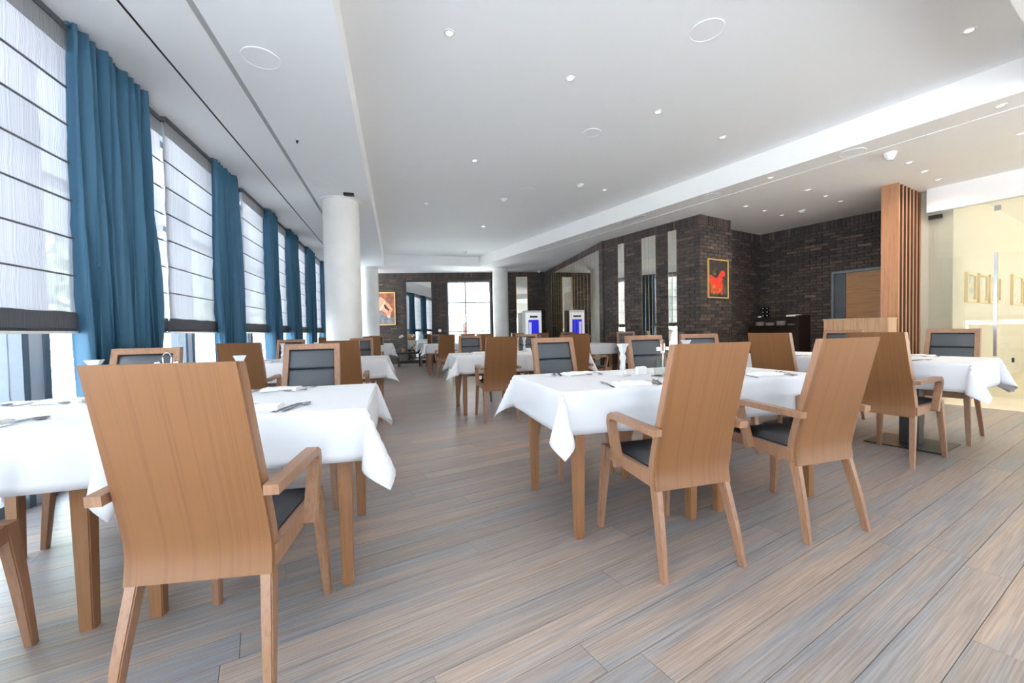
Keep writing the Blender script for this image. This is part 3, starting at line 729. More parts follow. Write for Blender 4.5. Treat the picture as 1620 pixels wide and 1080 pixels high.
chairs = [
 (-0.548, 1.593, -7.3, 'large foreground oak armchair, back turned, nearest the viewer', G1),
 (-1.48, 1.56, 0, 'oak armchair cut off by the left edge, one arm and legs in view', G1),
 (1.249, 1.745, 1, 'oak armchair, back turned, at the near left of the front centre tables', G1),
 (2.10, 1.808, 2, 'oak armchair, back turned and slightly twisted, second on the front centre tables', G1),
 (3.848, 2.364, -79.4, 'oak armchair from behind at the front right table with the black pedestal', G1),
 (3.60, 3.10, -76, 'oak armchair from behind in front of the dark sideboard', G1),
 (-0.60, 2.97, 180, 'leather-front armchair beyond the front left tables, near the middle aisle', G2),
 (-1.57, 2.93, 182, 'leather-front armchair in front of the nearest blue curtain', G2),
 (1.28, 2.97, 183, 'leather-front armchair facing the viewer, left one beyond the front centre tables', G2),
 (2.15, 2.96, 182, 'leather-front armchair facing the viewer, behind the glass candlestick', G2),
 (2.74, 3.06, 168, 'armchair mostly hidden behind the front centre armchair back', G2),
 (4.93, 2.636, 107, 'leather-front armchair facing the viewer before the glass partition', G2),
 (4.69, 3.495, 107, 'leather-front armchair mostly hidden beside the oak counter', G2),
 (-0.565, 4.80, 0, 'oak armchair from behind in the second row, right one on the window side', G1),
 (-1.46, 4.80, 0, 'oak armchair from behind in the second row, left one by the curtains', G1),
 (-0.55, 6.30, 180, 'leather-front armchair in front of the near column', G2),
 (-1.50, 6.35, 180, 'leather-front armchair by the third blue curtain', G2),
 (1.155, 4.925, 0, 'oak armchair from behind at the left end of the middle row tables', G1),
 (2.06, 4.85, -3, 'oak armchair from behind at the right end of the middle row tables', G1),
 (1.13, 6.35, 180, 'leather-front armchair beyond the left middle row table', G2),
 (2.10, 6.35, 180, 'leather-front armchair beyond the right middle row table', G2),
 (3.00, 6.05, -68, 'oak armchair turned sideways with its right arm showing, by the middle row', G1),
]
for c in chairs: place_chair(*c)
far = [(-0.565, 9.95, 0, 0), (-1.46, 9.95, 0, 0), (-0.565, 11.6, 180, 1), (-1.46, 11.6, 180, 1), (1.10, 10.02, 0, 0), (2.0, 10.02, 0, 0), (1.10, 11.65, 180, 1), (2.0, 11.65, 180, 1),
       (1.02, 12.5, 0, 0), (2.0, 12.55, 0, 0), (3.3, 9.6, 0, 0), (3.3, 11.0, 180, 1), (4.0, 8.95, 185, 1), (4.50, 7.35, 165, 1)]
fl = ['oak armchair from behind in the third row, beside the near column', 'oak armchair from behind in the third row, hidden by the near column', 'leather-front armchair beyond the third row table by the aisle, window side', 'leather-front armchair beyond the third row, close to the curtains',
      'oak armchair from behind in the third row, right of the aisle', 'second oak armchair from behind right of the aisle in the third row', 'leather-front armchair beyond the third row right of the aisle', 'leather-front armchair before the far window',
      'last oak armchair from behind right of the aisle, before the tall mirror', 'last oak armchair from behind before the far window', 'oak armchair from behind in front of the mirrored wall',
      'leather-front armchair before the mirrored wall', 'small distant leather-front armchair under the narrow mirror strip', 'small distant leather-front armchair under the widest mirror strip']
for (x, y, r, k), lb in zip(far, fl): place_chair(x, y, r, lb, G2 if k else G1)

# ------------------------------------------------------------------ tables with cloths
TZ = .757
def cloth_bm(a, b, D, z, seed, tuck=()):
    rnd = random.Random(seed)
    A = [rnd.uniform(20, 30) for _ in range(4)]; sk = [rnd.uniform(-38, 38) for _ in range(4)]; st = [rnd.uniform(1.0, 1.14) for _ in range(4)]
    ph = [rnd.uniform(0, 6) for _ in range(4)]; kf = [rnd.uniform(5, 9) for _ in range(4)]; am = [rnd.uniform(.003, .010) for _ in range(4)]
    hem = [rnd.uniform(-.012, .012) for _ in range(4)]
    def axis(h):
        inn = [-h + 2*h*i/12 for i in range(13)]; o = [D*((i/9)**1.3) for i in range(1, 10)]
        return [-h-q for q in reversed(o)] + inn + [h+q for q in o]
    xs, ys = axis(a), axis(b)
    def rnd_edge(e):      # rounding at the table edge
        return .006*(1-math.exp(-e/.006))
    def P(sx, sy):
        ex, ey = max(abs(sx)-a, 0), max(abs(sy)-b, 0); gx, gy = (1 if sx > 0 else -1), (1 if sy > 0 else -1)
        if ex == 0 and ey == 0:
            return Vector((sx, sy, z + .0006*math.sin(9*sx+ph[0])*math.sin(7*sy)))
        if ey == 0 or ex == 0:
            if ey == 0: side, e, s, lim = (0 if gx > 0 else 1), ex, sy, b
            else: side, e, s, lim = (2 if gy > 0 else 3), ey, sx, a
            q = s/lim; win_ = 1 - q**4
            rp = am[side]*math.sin(kf[side]*s + ph[side])*(e/D)*win_ + .006*(e/D)*win_
            dz = e*(1 + hem[side]*win_*2) - .004*(1-math.exp(-e/.004))
            o = rnd_edge(e) + rp
            return Vector((gx*(a+o), sy, z-dz)) if ey == 0 else Vector((sx, gy*(b+o), z-dz))
        ci = (0 if gx > 0 else 1) + (0 if gy > 0 else 2)
        r = math.hypot(ex, ey); th = math.atan2(ey, ex); s2 = math.sin(2*th)
        al = math.radians(A[ci])*(s2**.75); az = math.radians(45 + sk[ci]*s2 - 62*math.cos(2*th))
        rr = r*(1 + (st[ci]-1)*s2)
        if ci in tuck: al *= .35; rr = max(ex, ey)/max(math.cos(al), .1); az = math.radians(45)
        e2 = rnd_edge(r)
        dx, dy = math.cos(az)*math.sin(al)*rr, math.sin(az)*math.sin(al)*rr
        ox = e2*math.cos(th)**.5 if th < PI/2 - 1e-6 else 0; oy = e2*math.sin(th)**.5
        return Vector((gx*(a + dx + ox), gy*(b + dy + oy), z - rr*math.cos(al) + .004*(1-math.exp(-r/.004))))
    bm = bmesh.new(); g = [[bm.verts.new(P(x, y)) for y in ys] for x in xs]
    for i in range(len(xs)-1):
        for j in range(len(ys)-1): bm.faces.new((g[i][j], g[i+1][j], g[i+1][j+1], g[i][j+1]))
    return bm
def table(x, y, deg, a, b, label, clabel, seed, legs=True, D=.222, z=TZ, tuck=(), lo=0):
    t = empty('dining_table', (x, y, 0), math.radians(deg), label, 'table', 'square dining tables')
    bm = bmesh.new(); box(bm, -a+.004, a-.004, -b+.004, b-.004, z-.032, z-.003); mesh_obj('tabletop', bm, M_tleg, t)
    if legs:
        bm = bmesh.new(); ia, ib = a-.08, b-.08
        box(bm, -ia, ia, -ib, -ib+.02, z-.10, z-.032); box(bm, -ia, ia, ib-.02, ib, z-.10, z-.032); box(bm, -ia, -ia+.02, -ib+.02, ib-.02, z-.10, z-.032); box(bm, ia-.02, ia, -ib+.02, ib-.02, z-.10, z-.032)
        mesh_obj('apron', bm, M_tleg, t)
        for sx in (-1, 1):
            for sy in (-1, 1):
                px, py = sx*(a-.093), (sy*.345 + lo if lo else sy*(b-.112))
                mesh_obj('leg', leg_bm([(px, py, 0, .044, .044), (px, py, .35, .054, .054), (px, py, z-.032, .062, .062)]), M_tleg, t)
    else:
        bm = bmesh.new(); box(bm, -.255, .255, -.255, .255, 0, .010); bevel(bm, .003, 1); mesh_obj('base_plate', bm, M_dsteel, t)
        bm = bmesh.new(); box(bm, -.065, .065, -.065, .065, .010, z-.032); bevel(bm, .004, 1); mesh_obj('pedestal', bm, M_black, t)
    bm = cloth_bm(a, b, D, z+.001, seed, tuck)
    c = mesh_obj('tablecloth', bm, M_cloth, None, True); c.location = (x, y, 0); c.rotation_euler = (0, 0, math.radians(deg))
    md = c.modifiers.new('thickness', 'SOLIDIFY'); md.thickness = .0012; md.offset = 1
    tag(c, clabel, 'tablecloth', 'white tablecloths')
    return t
A_ = .45
r3a = uv(1.30, 4.90); r3b = uv(2.19, 4.90)
tabs = [(-.575, 2.26, 0, .436, .44, 'front left dining table by the aisle', 1, True), (-1.472, 2.25, 0, .436, .44, 'front left dining table by the window', 2, True),
        (1.213, 2.33, .5, .436, .43, 'left front centre dining table', 3, True), (2.112, 2.37, .5, .436, .43, 'right front centre dining table', 4, True),
        (r3a.x, r3a.y, RW, .438, .436, 'front right dining table on a black pedestal', 5, False), (r3b.x, r3b.y, RW, .438, .436, 'dining table behind the front right one, before the oak counter', 6, False),
        (-.575, 5.59, 0, .436, .46, 'second row window-side dining table by the aisle', 7, True), (-1.472, 5.59, 0, .436, .46, 'second row dining table close to the curtains', 8, True),
        (1.150, 5.55, 0, .436, .46, 'middle row left dining table', 9, True), (2.047, 5.55, 0, .436, .46, 'middle row right dining table', 10, True),
        (-.585, 10.75, 0, .436, .46, 'third row window-side dining table by the aisle', 11, True), (-1.482, 10.75, 0, .436, .46, 'third row dining table near the curtains', 12, True),
        (1.10, 10.82, 0, .436, .46, 'third row dining table right of the aisle', 13, True), (2.0, 10.82, 0, .436, .46, 'second table of the third row right of the aisle', 14, True),
        (-.60, 12.72, 0, .436, .36, 'last dining table under the painting', 15, True), (1.04, 13.35, 0, .436, .38, 'last dining table before the tall mirror', 16, True),
        (3.3, 10.3, 0, .447, .447, 'dining table before the mirrored wall', 17, True), (3.98, 8.2, 6, .447, .447, 'small distant dining table under the brick wall mirrors', 18, True)]
TK = {1: (1, 3), 3: (0, 2), 4: (1, 2, 3), 2: (0,), 5: (0, 1), 6: (2, 3), 7: (1, 3), 8: (0, 2), 9: (0, 2), 10: (1, 3), 11: (1, 3), 12: (0, 2), 13: (0, 2), 14: (1, 3)}
for x, y, d, a, b, lb, sd, lg in tabs: table(x, y, d, a, b, lb, 'white cloth over the ' + lb.replace('dining table', 'table'), sd, lg, tuck=TK.get(sd, ()), lo={1: -.033, 2: -.033, 3: -.05, 4: -.05}.get(sd, 0))

# ------------------------------------------------------------------ tableware
TT = TZ + .0026
def cutlery(kind):
    bm = bmesh.new()
    def strip(pts, th=.0022):
        loft(bm, [[(-w, y, z), (w, y, z), (w, y, z+th), (-w, y, z+th)] for y, w, z in pts])
    if kind == 'fork':
        strip([(-.10, .007, 0), (-.08, .0085, .001), (-.02, .004, .004), (.03, .0028, .008), (.045, .006, .006), (.058, .0115, .003)])
        for i in range(4):
            x = -.0098 + i*.0065
            loft(bm, [[(x-.0014, y, z), (x+.0014, y, z), (x+.0014, y, z+.0018), (x-.0014, y, z+.0018)] for y, z in ((.056, .003), (.08, .003), (.1, .008))])
    elif kind == 'knife':
        strip([(-.11, .007, 0), (-.09, .0095, .001), (.0, .0075, .002), (.008, .005, .002), (.02, .009, .002), (.08, .0095, .002), (.105, .005, .002), (.112, .001, .002)], .003)
    else:
        k = 1.0 if kind == 'spoon' else .8
        strip([(-.10*k, .007, 0), (-.08*k, .0085, .001), (-.02*k, .004, .004), (.035*k, .003, .009)])
        n = 12; rings = []
        for r, dz in ((.1, 0.0), (.5, .001), (.8, .004), (1.0, .008)):
            rings.append([bm.verts.new((r*.019*k*math.cos(2*PI*i/n), .062*k + r*.030*k*math.sin(2*PI*i/n), dz+.001)) for i in range(n)])
        for a, b in zip(rings[:-1], rings[1:]):
            for i in range(n): bm.faces.new((a[i], a[(i+1) % n], b[(i+1) % n], b[i]))
        bm.faces.new(rings[0])
        bmesh.ops.recalc_face_normals(bm, faces=bm.faces[:])
    return bm
proto = {}
def clone(key, build, mt, name, loc, rz, label, cat, group, smooth=False, solid=0):
    if key not in proto:
        o = mesh_obj(name, build(), mt, None, smooth); proto[key] = o
        if solid: md = o.modifiers.new('thickness', 'SOLIDIFY'); md.thickness = solid
    else: o = proto[key].copy(); C.objects.link(o)
    o.location = loc; o.rotation_euler = (0, 0, rz)
    return tag(o, label, cat, group)
def napkin_bm():
    bm = bmesh.new()
    for k, (w_, d_) in enumerate(((.095, .055), (.093, .053), (.091, .050))):
        z0 = k*.0042; n = 8
        secs = []
        for i in range(n+1):
            x = -w_ + 2*w_*i/n; zz = z0 + .0015*math.sin(i*1.3 + k)*(1 if 0 < i < n else 0) + (.002 if k == 2 else 0)
            secs.append([(x, -d_, max(z0-.0005, 0)), (x, d_, max(z0-.0005, 0)), (x, d_, zz+.004), (x, 0, zz+.0055), (x, -d_, zz+.004)])
        loft(bm, secs)
    return bm
def setting(x, y, deg, where, far=False):
    """one place setting; deg is the direction the diner faces"""
    a = math.radians(deg); ex = Vector((math.cos(a), math.sin(a), 0)); ey = Vector((-math.sin(a), math.cos(a), 0))
    def p(dx, dy, z=0): q = Vector((x, y, 0)) + ex*dx + ey*dy; return (q.x, q.y, TT + z)
    clone('napkin', napkin_bm, M_napkin, 'napkin', p(0, 0), a + random.uniform(-.12, .12), 'folded white napkin ' + where, 'napkin', 'folded napkins')
    clone('fork', lambda: cutlery('fork'), M_steel, 'fork', p(-.145, .01), a + random.uniform(-.35, -.1), 'steel fork left of the napkin ' + where, 'fork', 'forks', True)
    clone('knife', lambda: cutlery('knife'), M_steel, 'knife', p(.125, -.015), a + random.uniform(-.3, -.12), 'steel knife right of the napkin ' + where, 'knife', 'knives')
    if not far:
        clone('spoon', lambda: cutlery('spoon'), M_steel, 'spoon', p(.165, -.01), a + random.uniform(-.45, -.25), 'soup spoon right of the knife ' + where, 'spoon', 'soup spoons', True, .0008)
        clone('dessert', lambda: cutlery('dessert'), M_steel, 'dessert_spoon', p(0, .085), a + PI/2 + random.uniform(-.1, .1), 'small spoon above the napkin ' + where, 'spoon', 'dessert spoons', True, .0008)
setting(-.585, 1.96, -4, 'behind the foreground armchair')
setting(-.64, 2.585, 180, 'across the front left aisle table')
setting(-1.53, 1.98, 0, 'nearer side of the front left window table')
setting(-1.60, 2.56, 180, 'across the front left window table')
setting(1.25, 2.03, 2, 'nearer side of the left front centre table')
setting(1.19, 2.62, 178, 'across the left front centre table')
setting(2.22, 2.07, 3, 'nearer side of the right front centre table')
setting(2.15, 2.66, 180, 'across the right front centre table')
def off(c, s, t): q = c + u*s + v*t; return q.x, q.y
setting(*off(r3a, .02, -.30), RW - 90, 'nearer side of the pedestal table')
setting(*off(r3a, .02, .30), RW + 90, 'across the pedestal table')
setting(*off(r3b, 0, -.30), RW - 90, 'before the oak counter')
setting(-.60, 5.32, 0, 'on the second row aisle table, near side', True)
setting(-1.50, 5.32, 0, 'on the second row table by the curtains', True)
setting(1.12, 5.85, 180, 'on the middle row left table', True)
setting(2.10, 5.32, 0, 'on the middle row right table', True)
setting(-.62, 10.5, 0, 'on the third row window-side table', True)
setting(1.2, 10.6, 0, 'on the third row table right of the aisle', True)

def candlestick(x, y, rz, label):
    t = empty('candlestick', (x, y, TT), rz, label, 'candlestick', 'white twisted candlesticks'); t.scale = (1.1, 1.1, 1.14)
    def sq(z, r, a): return [(r*math.cos(a + PI/4 + i*PI/2), r*math.sin(a + PI/4 + i*PI/2), z) for i in range(4)]
    bm = bmesh.new(); loft(bm, [sq(0, .048, 0), sq(.004, .048, 0), sq(.014, .030, .1), sq(.03, .014, .3)]); mesh_obj('base', bm, M_porc2, t)
    bm = bmesh.new(); loft(bm, [sq(.03 + .1*i/12, .014 + .006*math.sin(i/12*PI*2)**2, .3 + i*.16) for i in range(13)]); mesh_obj('stem', bm, M_porc2, t)
    bm = bmesh.new(); loft(bm, [sq(.13, .013, 0), (sq(.145, .02, 0)), sq(.165, .024, 0), sq(.182, .036, 0), sq(.185, .036, 0)]); mesh_obj('cup', bm, M_porc2, t)
M_porc2 = mat('frosted_white_glass', (0.80, 0.81, 0.82), 0.12); bsdf(M_porc2).inputs['Transmission Weight'].default_value = .25
candlestick(-1.39, 2.41, .2, 'white candlestick standing on the front left window table')
candlestick(-.785, 2.41, .3, 'white candlestick on the front left aisle table')
candlestick(1.42, 2.41, .2, 'white twisted candlestick on the left front centre table')
candlestick(2.17, 2.74, .2, 'white candlestick whose top shows over the middle foreground armchair')
candlestick(3.87, 3.40, .5, 'white candlestick on the table before the oak counter')
candlestick(r3a.x - .1, r3a.y + .12, .5, 'white candlestick on the pedestal table')
candlestick(-1.36, 5.60, .2, 'white candlestick on the second row table by the curtains')
candlestick(-1.00, 5.70, .2, 'white candlestick on the second row aisle table')
candlestick(1.62, 5.60, .3, 'white candlestick on the middle row tables, left one')
candlestick(1.75, 5.66, .1, 'white candlestick on the middle row tables, right one')
candlestick(1.45, 10.9, .3, 'white candlestick on the third row table right of the aisle')
M_oil = mat('oil', (.55, .42, .12), .1)
def cruet(x, y, rz, label):
    t = empty('cruet_set', (x, y, TT), rz, label, 'cruet set', 'cruet sets'); t.scale = (1.15, 1.15, 1.25)
    bm = bmesh.new(); box(bm, -.06, .06, -.03, .03, 0, .006); tube(bm, [(-.0, 0, .006), (0, 0, .13)], .003)
    pts = [(-.012 + 0, 0, .12)] + [(-.016*math.cos(a), 0, .165 + .02*math.sin(a)) for a in [i*PI/8 for i in range(9)]] + [(.012, 0, .12)]
    tube(bm, pts, .0028); tube(bm, [(-.012, 0, .12), (.012, 0, .12)], .0028)
    mesh_obj('caddy', bm, M_steel, t)
    for sx in (-1, 1):
        bm = bmesh.new(); lathe(bm, [(.022, .007), (.024, .02), (.024, .085), (.012, .102), (.009, .125), (.011, .13)], 14, (sx*.034, 0, 0)); b = mesh_obj('bottle', bm, M_bottle, t, True)
        bm = bmesh.new(); lathe(bm, [(.008, .13), (.012, .133), (.012, .148), (.004, .152)], 12, (sx*.034, 0, 0)); mesh_obj('stopper', bm, M_steel, b, True)
M_bottle = glass('cruet_glass', (.80, .83, .80))
cruet(1.63, 2.28, .25, 'glass oil and vinegar set with a looped handle on the front centre tables')
cruet(-1.14, 2.50, .1, 'oil and vinegar set behind the foreground armchair')
cruet(1.95, 5.55, .1, 'oil and vinegar set on the middle row tables')
def card(x, y, rz, label):
    t = empty('napkin_holder', (x, y, TT), rz, label, 'holder', 'white sachet holders')
    bm = bmesh.new(); box(bm, -.04, .04, -.016, .016, 0, .048); bevel(bm, .003, 2); mesh_obj('body', bm, M_porc, t)
    bm = bmesh.new(); box(bm, -.034, .034, -.010, .010, .047, .054); mesh_obj('sachets', bm, M_napkin, t)
card(1.56, 2.42, .2, 'small white sachet holder beside the oil and vinegar set')
card(3.72, 8.1, .2, 'small white holder on the distant table under the mirrors')
card(1.82, 5.7, .2, 'small white holder on the middle row tables')
def shaker(x, y, label, h=.07):
    t = empty('shaker', (x, y, TT), 0, label, 'shaker', 'salt and pepper shakers')
    bm = bmesh.new(); lathe(bm, [(.018, 0), (.02, .01), (.015, h*.7)], 14); mesh_obj('body', bm, M_bottle, t, True)
    bm = bmesh.new(); lathe(bm, [(.015, h*.7), (.016, h*.75), (.012, h), (.003, h+.003)], 14); mesh_obj('lid', bm, M_steel, t, True)
shaker(1.73, 2.36, 'small salt shaker right of the oil and vinegar set'); shaker(1.77, 2.30, 'small pepper shaker nearest the foreground armchair')
shaker(3.62, 8.15, 'small shaker on the distant table under the mirrors')

# ------------------------------------------------------------------ pictures
def painting(P, s0, s1, z0, z1, fw, label, bg, shapes, mf, depth=.035):
    O = P(s0, 0, z0); t = empty('painting', O, 0, label, 'painting'); Q = lambda s, tt, z: P(s, tt, z) - O
    bm = bmesh.new()
    for a, b, c, d in ((s0, s0+fw, z0, z1), (s1-fw, s1, z0, z1), (s0+fw, s1-fw, z0, z0+fw), (s0+fw, s1-fw, z1-fw, z1)): slab(bm, Q, a, b, .004, depth, c, d)
    mesh_obj('frame', bm, mf, t)
    bm = bmesh.new(); slab(bm, Q, s0+fw, s1-fw, .004, .020, z0+fw, z1-fw); cv = mesh_obj('canvas', bm, bg, t)
    for k, (m_, pts) in enumerate(shapes):
        bm = bmesh.new(); W_, H_ = s1-s0-2*fw, z1-z0-2*fw; tt = .0205 + k*.0008
        vs = [bm.verts.new(Q(s0+fw+p[0]*W_, tt, z0+fw+p[1]*H_)) for p in pts]
        vb = [bm.verts.new(Q(s0+fw+p[0]*W_, .0195, z0+fw+p[1]*H_)) for p in pts]
        bm.faces.new(vs)
        for i in range(len(pts)): bm.faces.new((vs[i], vs[(i+1) % len(pts)], vb[(i+1) % len(pts)], vb[i]))
        bmesh.ops.recalc_face_normals(bm, faces=bm.faces[:])
        mesh_obj('paint', bm, m_, cv)
def pm(name, a, b, sc=12):
    mt = mat(name, a, .6); n = N(mt, 'ShaderNodeTexNoise'); n.inputs['Scale'].default_value = sc; n.inputs['Detail'].default_value = 5
    tc = N(mt, 'ShaderNodeTexCoord'); L(mt, tc.outputs['Object'], n.inputs['Vector'])
    r = ramp(mt, [(.4, b), (.6, a)]); L(mt, n.outputs['Fac'], r.inputs['Fac']); L(mt, r.outputs[0], bsdf(mt).inputs['Base Color']); return mt
red = pm('paint_red', (.75, .05, .02), (.45, .02, .01), 20); dk = pm('paint_dark', (.035, .025, .018), (.012, .01, .01)); grn = pm('paint_green', (.10, .12, .06), (.04, .03, .02)); orr = pm('paint_orange', (.65, .14, .03), (.3, .06, .02))
q0 = Vector((5.485, 6.343, 0)).dot(v) - CV; q1 = Vector((6.086, 6.515, 0)).dot(v) - CV
horse = [(.03, .55), (.10, .60), (.25, .55), (.45, .50), (.55, .62), (.65, .72), (.78, .74), (.88, .64), (.84, .56), (.74, .58), (.70, .48), (.74, .30), (.72, .06), (.66, .05), (.64, .26), (.54, .24), (.48, .06), (.43, .08), (.42, .28), (.30, .36), (.20, .30), (.14, .08), (.09, .10), (.10, .34), (.04, .42)]
painting(P1b, q0, q1, 1.60, 2.32, .020, 'painting of a red horse on a dark ground, on the brick block', dk,
         [(grn, [(.05, .45), (.45, .55), (.9, .5), (.95, .1), (.1, .05)]), (grn, [(.2, .7), (.35, .78), (.4, .6), (.25, .6)]), (orr, [(.1, .3), (.35, .4), (.7, .3), (.6, .12), (.2, .1)]), (red, horse)], M_gold)
pk = pm('paint_flesh', (.72, .30, .20), (.60, .20, .12), 6); bgp = pm('paint_rust', (.32, .10, .04), (.16, .05, .03), 9); gy = pm('paint_grey', (.20, .20, .22), (.10, .11, .13), 9); lt = pm('paint_cream', (.75, .55, .38), (.65, .42, .28), 9)
f0, f1 = fs(-.64, 14.70) - .36, fs(-.055, 14.59)
painting(fwp, f0, f1, 1.335, 2.455, .035, 'large painting of a brown horse head in a gilt frame on the far wall', bgp,
         [(gy, [(.2, .0), (1, .0), (1, .25), (.8, .2), (.6, .34), (.35, .3)]), (pk, [(0, .1), (.25, .1), (.42, .25), (.36, .45), (.55, .42), (.68, .34), (.72, .22), (.82, .24), (.93, .48), (.80, .66), (.62, .80), (.5, .88), (.34, .84), (.1, .7)]),
          (gy, [(.42, .18), (.62, .18), (.58, .30), (.5, .5), (.44, .3)]), (dk, [(.58, .68), (.70, .60), (.82, .46), (.80, .42), (.64, .52)]), (lt, [(.44, .44), (.62, .74), (.67, .72), (.5, .44)]), (lt, [(.72, .22), (.82, .2), (.86, .28), (.78, .3)])], M_gold)

# ------------------------------------------------------------------ service door, counter, sideboard
t = empty('door_1', uv(2.88, NR), 0, 'oak service door in a dark grey steel frame', kind='structure'); O = uv(2.88, NR)
def dpart(name, a0, a1, b0, b1, z0, z1, mt, par=None):
    bm = bmesh.new(); ubox(bm, a0, a1, b0, b1, z0, z1); bmesh.ops.translate(bm, verts=bm.verts[:], vec=-O); return mesh_obj(name, bm, mt, par or t)
for a0, a1, z0, z1 in ((2.86, 2.90, 0, 2.09), (3.66, 3.70, 0, 2.09), (2.90, 3.66, 2.045, 2.09)): dpart('frame', a0, a1, NR - .035, NR + .02, z0, z1, M_pierd if False else M_frame)
dpart('door_leaf', 2.91, 3.47, NR - .012, NR + .02, .01, 2.04, M_door)
dpart('side_panel', 3.475, 3.655, NR - .012, NR + .02, .01, 2.04, M_doorgrey)
hd = dpart('door_handle', 3.38, 3.43, NR - .05, NR - .012, 1.02, 1.045, M_steel)
# oak host counter
O = uv(2.10, 7.02); t = empty('counter', O, 0, 'light oak host desk beside the slatted screen', 'counter')
nb = 6
for i in range(nb):
    a0 = 2.105 + (2.82-2.105)*i/nb
    dpart('board', a0 + .001, 2.105 + (2.82-2.105)*(i+1)/nb - .001, 7.02 - random.uniform(0, .002), 7.045, .0, 1.128, M_desk)
dpart('body', 2.10, 2.82, 7.045, 7.34, 0, 1.128, M_desk); dpart('top', 2.095, 2.83, 7.01, 7.345, 1.128, 1.148, M_desk)
# dark sideboard with raised shelf, against the service wall
O = uv(4.07, 9.1); t = empty('sideboard', O, 0, 'dark wenge sideboard with raised back shelf in the brick niche', 'sideboard')
dpart('body', 4.13, 5.04, 9.12, 9.53, .05, 1.04, M_dark); dpart('top', 4.13, 5.05, 9.08, 9.38, 1.04, 1.065, M_dark)
for i in range(3): dpart('door', 4.14 + i*.30, 4.14 + i*.30 + .295, 9.105, 9.12, .08, 1.02, M_dark)
dpart('plinth', 4.15, 5.02, 9.15, 9.5, 0, .05, M_black)
dpart('back_shelf', 4.13, 5.04, 9.38, 9.53, 1.04, 1.25, M_dark); dpart('end_panel', 4.07, 4.13, 9.08, 9.54, 0, 1.265, M_dark)
def plate_bm():
    bm = bmesh.new(); lathe(bm, [(.04, 0), (.06, .004), (.092, .013), (.096, .015), (.09, .015), (.06, .006), (.0001, .005)], 24); return bm
def stack(a, b, n, where, dz=.010, z=1.066):
    for k in range(n):
        lb = 'topmost white plate of the ' + where if k == n-1 else ('bottom white plate of the ' + where if k == 0 else 'white plate inside the ' + where)
        clone('plate', plate_bm, M_porc, 'plate', uv(a, b, z + k*dz), 0, lb, 'plate', 'plates in the %s' % where, True)
stack(4.88, 9.2, 8, 'leftmost stack on the dark sideboard'); stack(4.68, 9.2, 6, 'second stack from the left on the sideboard'); stack(4.46, 9.2, 9, 'tallest stack on the sideboard'); stack(4.25, 9.2, 3, 'lowest stack at the right of the sideboard')
O = uv(4.93, 9.46, 1.251); t = empty('bottle_rack', O, 0, 'black wire rack of dark bottles on the sideboard', 'rack')
M_bot2 = plain('dark_bottle', (.012, .012, .012), .1, 30, .1)
for i in range(2):
    for j in range(3):
        c = Vector((0, 0, .035 + j*.08)) - u*(i*.085)
        bm = bmesh.new(); tube(bm, [c - v*.04, c + v*.04, c + v*.075], [.032, .032, .012], 12); mesh_obj('bottle', bm, M_bot2, t, True)
        bm = bmesh.new(); tube(bm, [c - v*.046, c - v*.04], .011, 10); mesh_obj('seal', bm, M_porc, t)
bm = bmesh.new()
for i in (-.5, .5, 1.5): tube(bm, [-u*(i*.085) - v*.03, -u*(i*.085) - v*.03 + Vector((0, 0, .25))], .005, 6)
for j in range(4): tube(bm, [u*.045 - v*.03 + Vector((0, 0, .002 + j*.08)), -u*.13 - v*.03 + Vector((0, 0, .002 + j*.08))], .005, 6)
mesh_obj('wire_frame', bm, M_dsteel, t)
O = uv(4.3, 9.45, 1.251); t = empty('linen_tray', O, 0, 'white folded linen lying on the sideboard shelf', 'linen')
dpart('linen', 4.20, 4.46, 9.40, 9.52, 1.251, 1.272, M_napkin); dpart('fold', 4.21, 4.45, 9.41, 9.51, 1.272, 1.285, M_napkin)
O = uv(5.0, 9.45, 1.251); t = empty('cloth_bundle', O, 0, 'small white cloth left of the bottle rack', 'cloth'); dpart('fold', 4.975, 5.035, 9.40, 9.5, 1.251, 1.27, M_napkin); dpart('fold', 4.98, 5.03, 9.41, 9.49, 1.27, 1.28, M_napkin)
# steel corner bead on the brick block
bm = bmesh.new(); ubox(bm, CU - .006, CU + .01, CV + .965, CV + .977, .0, 1.86); tag(mesh_obj('trim_3', bm, M_steel), 'steel bead on the brick block edge', kind='structure')

# ------------------------------------------------------------------ far corner: drinks coolers, bench, orchid
M_blue = m_lamp('blue_lit_panel', (.006, .010, .75), .55)
bsdf(M_blue).inputs['Base Color'].default_value = (.01, .015, .2, 1)
M_bluel = m_lamp('pale_blue_panel', (.35, .4, .9), .45)
M_lit = m_lamp('lit_white', (1, 1, 1), .30)
def cooler(x, y, rz, label):
    t = empty('drinks_cooler', (x, y, 0), rz, label, 'cooler')
    bm = bmesh.new(); box(bm, -.27, .27, -.22, .25, 0, 1.70); bevel(bm, .01, 2); mesh_obj('cabinet', bm, M_porc, t)
    bm = bmesh.new()
    for a, b, c, d in ((-.25, -.17, .08, 1.62), (.17, .25, .08, 1.62), (-.17, .17, 1.40, 1.62), (-.17, .17, .08, .25)): box(bm, a, b, -.245, -.22, c, d)
    dr = mesh_obj('door', bm, M_lit, t)
    bm = bmesh.new(); box(bm, -.17, .17, -.232, -.222, .25, 1.40); mesh_obj('lit_glass', bm, M_blue, dr)
    bm = bmesh.new(); box(bm, -.15, -.07, -.236, -.232, .75, 1.32); mesh_obj('pale_strip', bm, M_bluel, dr)
    bm = bmesh.new(); box(bm, -.13, .13, -.249, -.245, 1.47, 1.53); mesh_obj('nameplate', bm, M_black, t)
cooler(4.22, 12.75, -.1, 'white upright drinks cooler with a glowing blue door in the far corner')
t = empty('low_bench', (.34, 13.45, 0), -.1, 'low black bench by the far wall', 'bench')
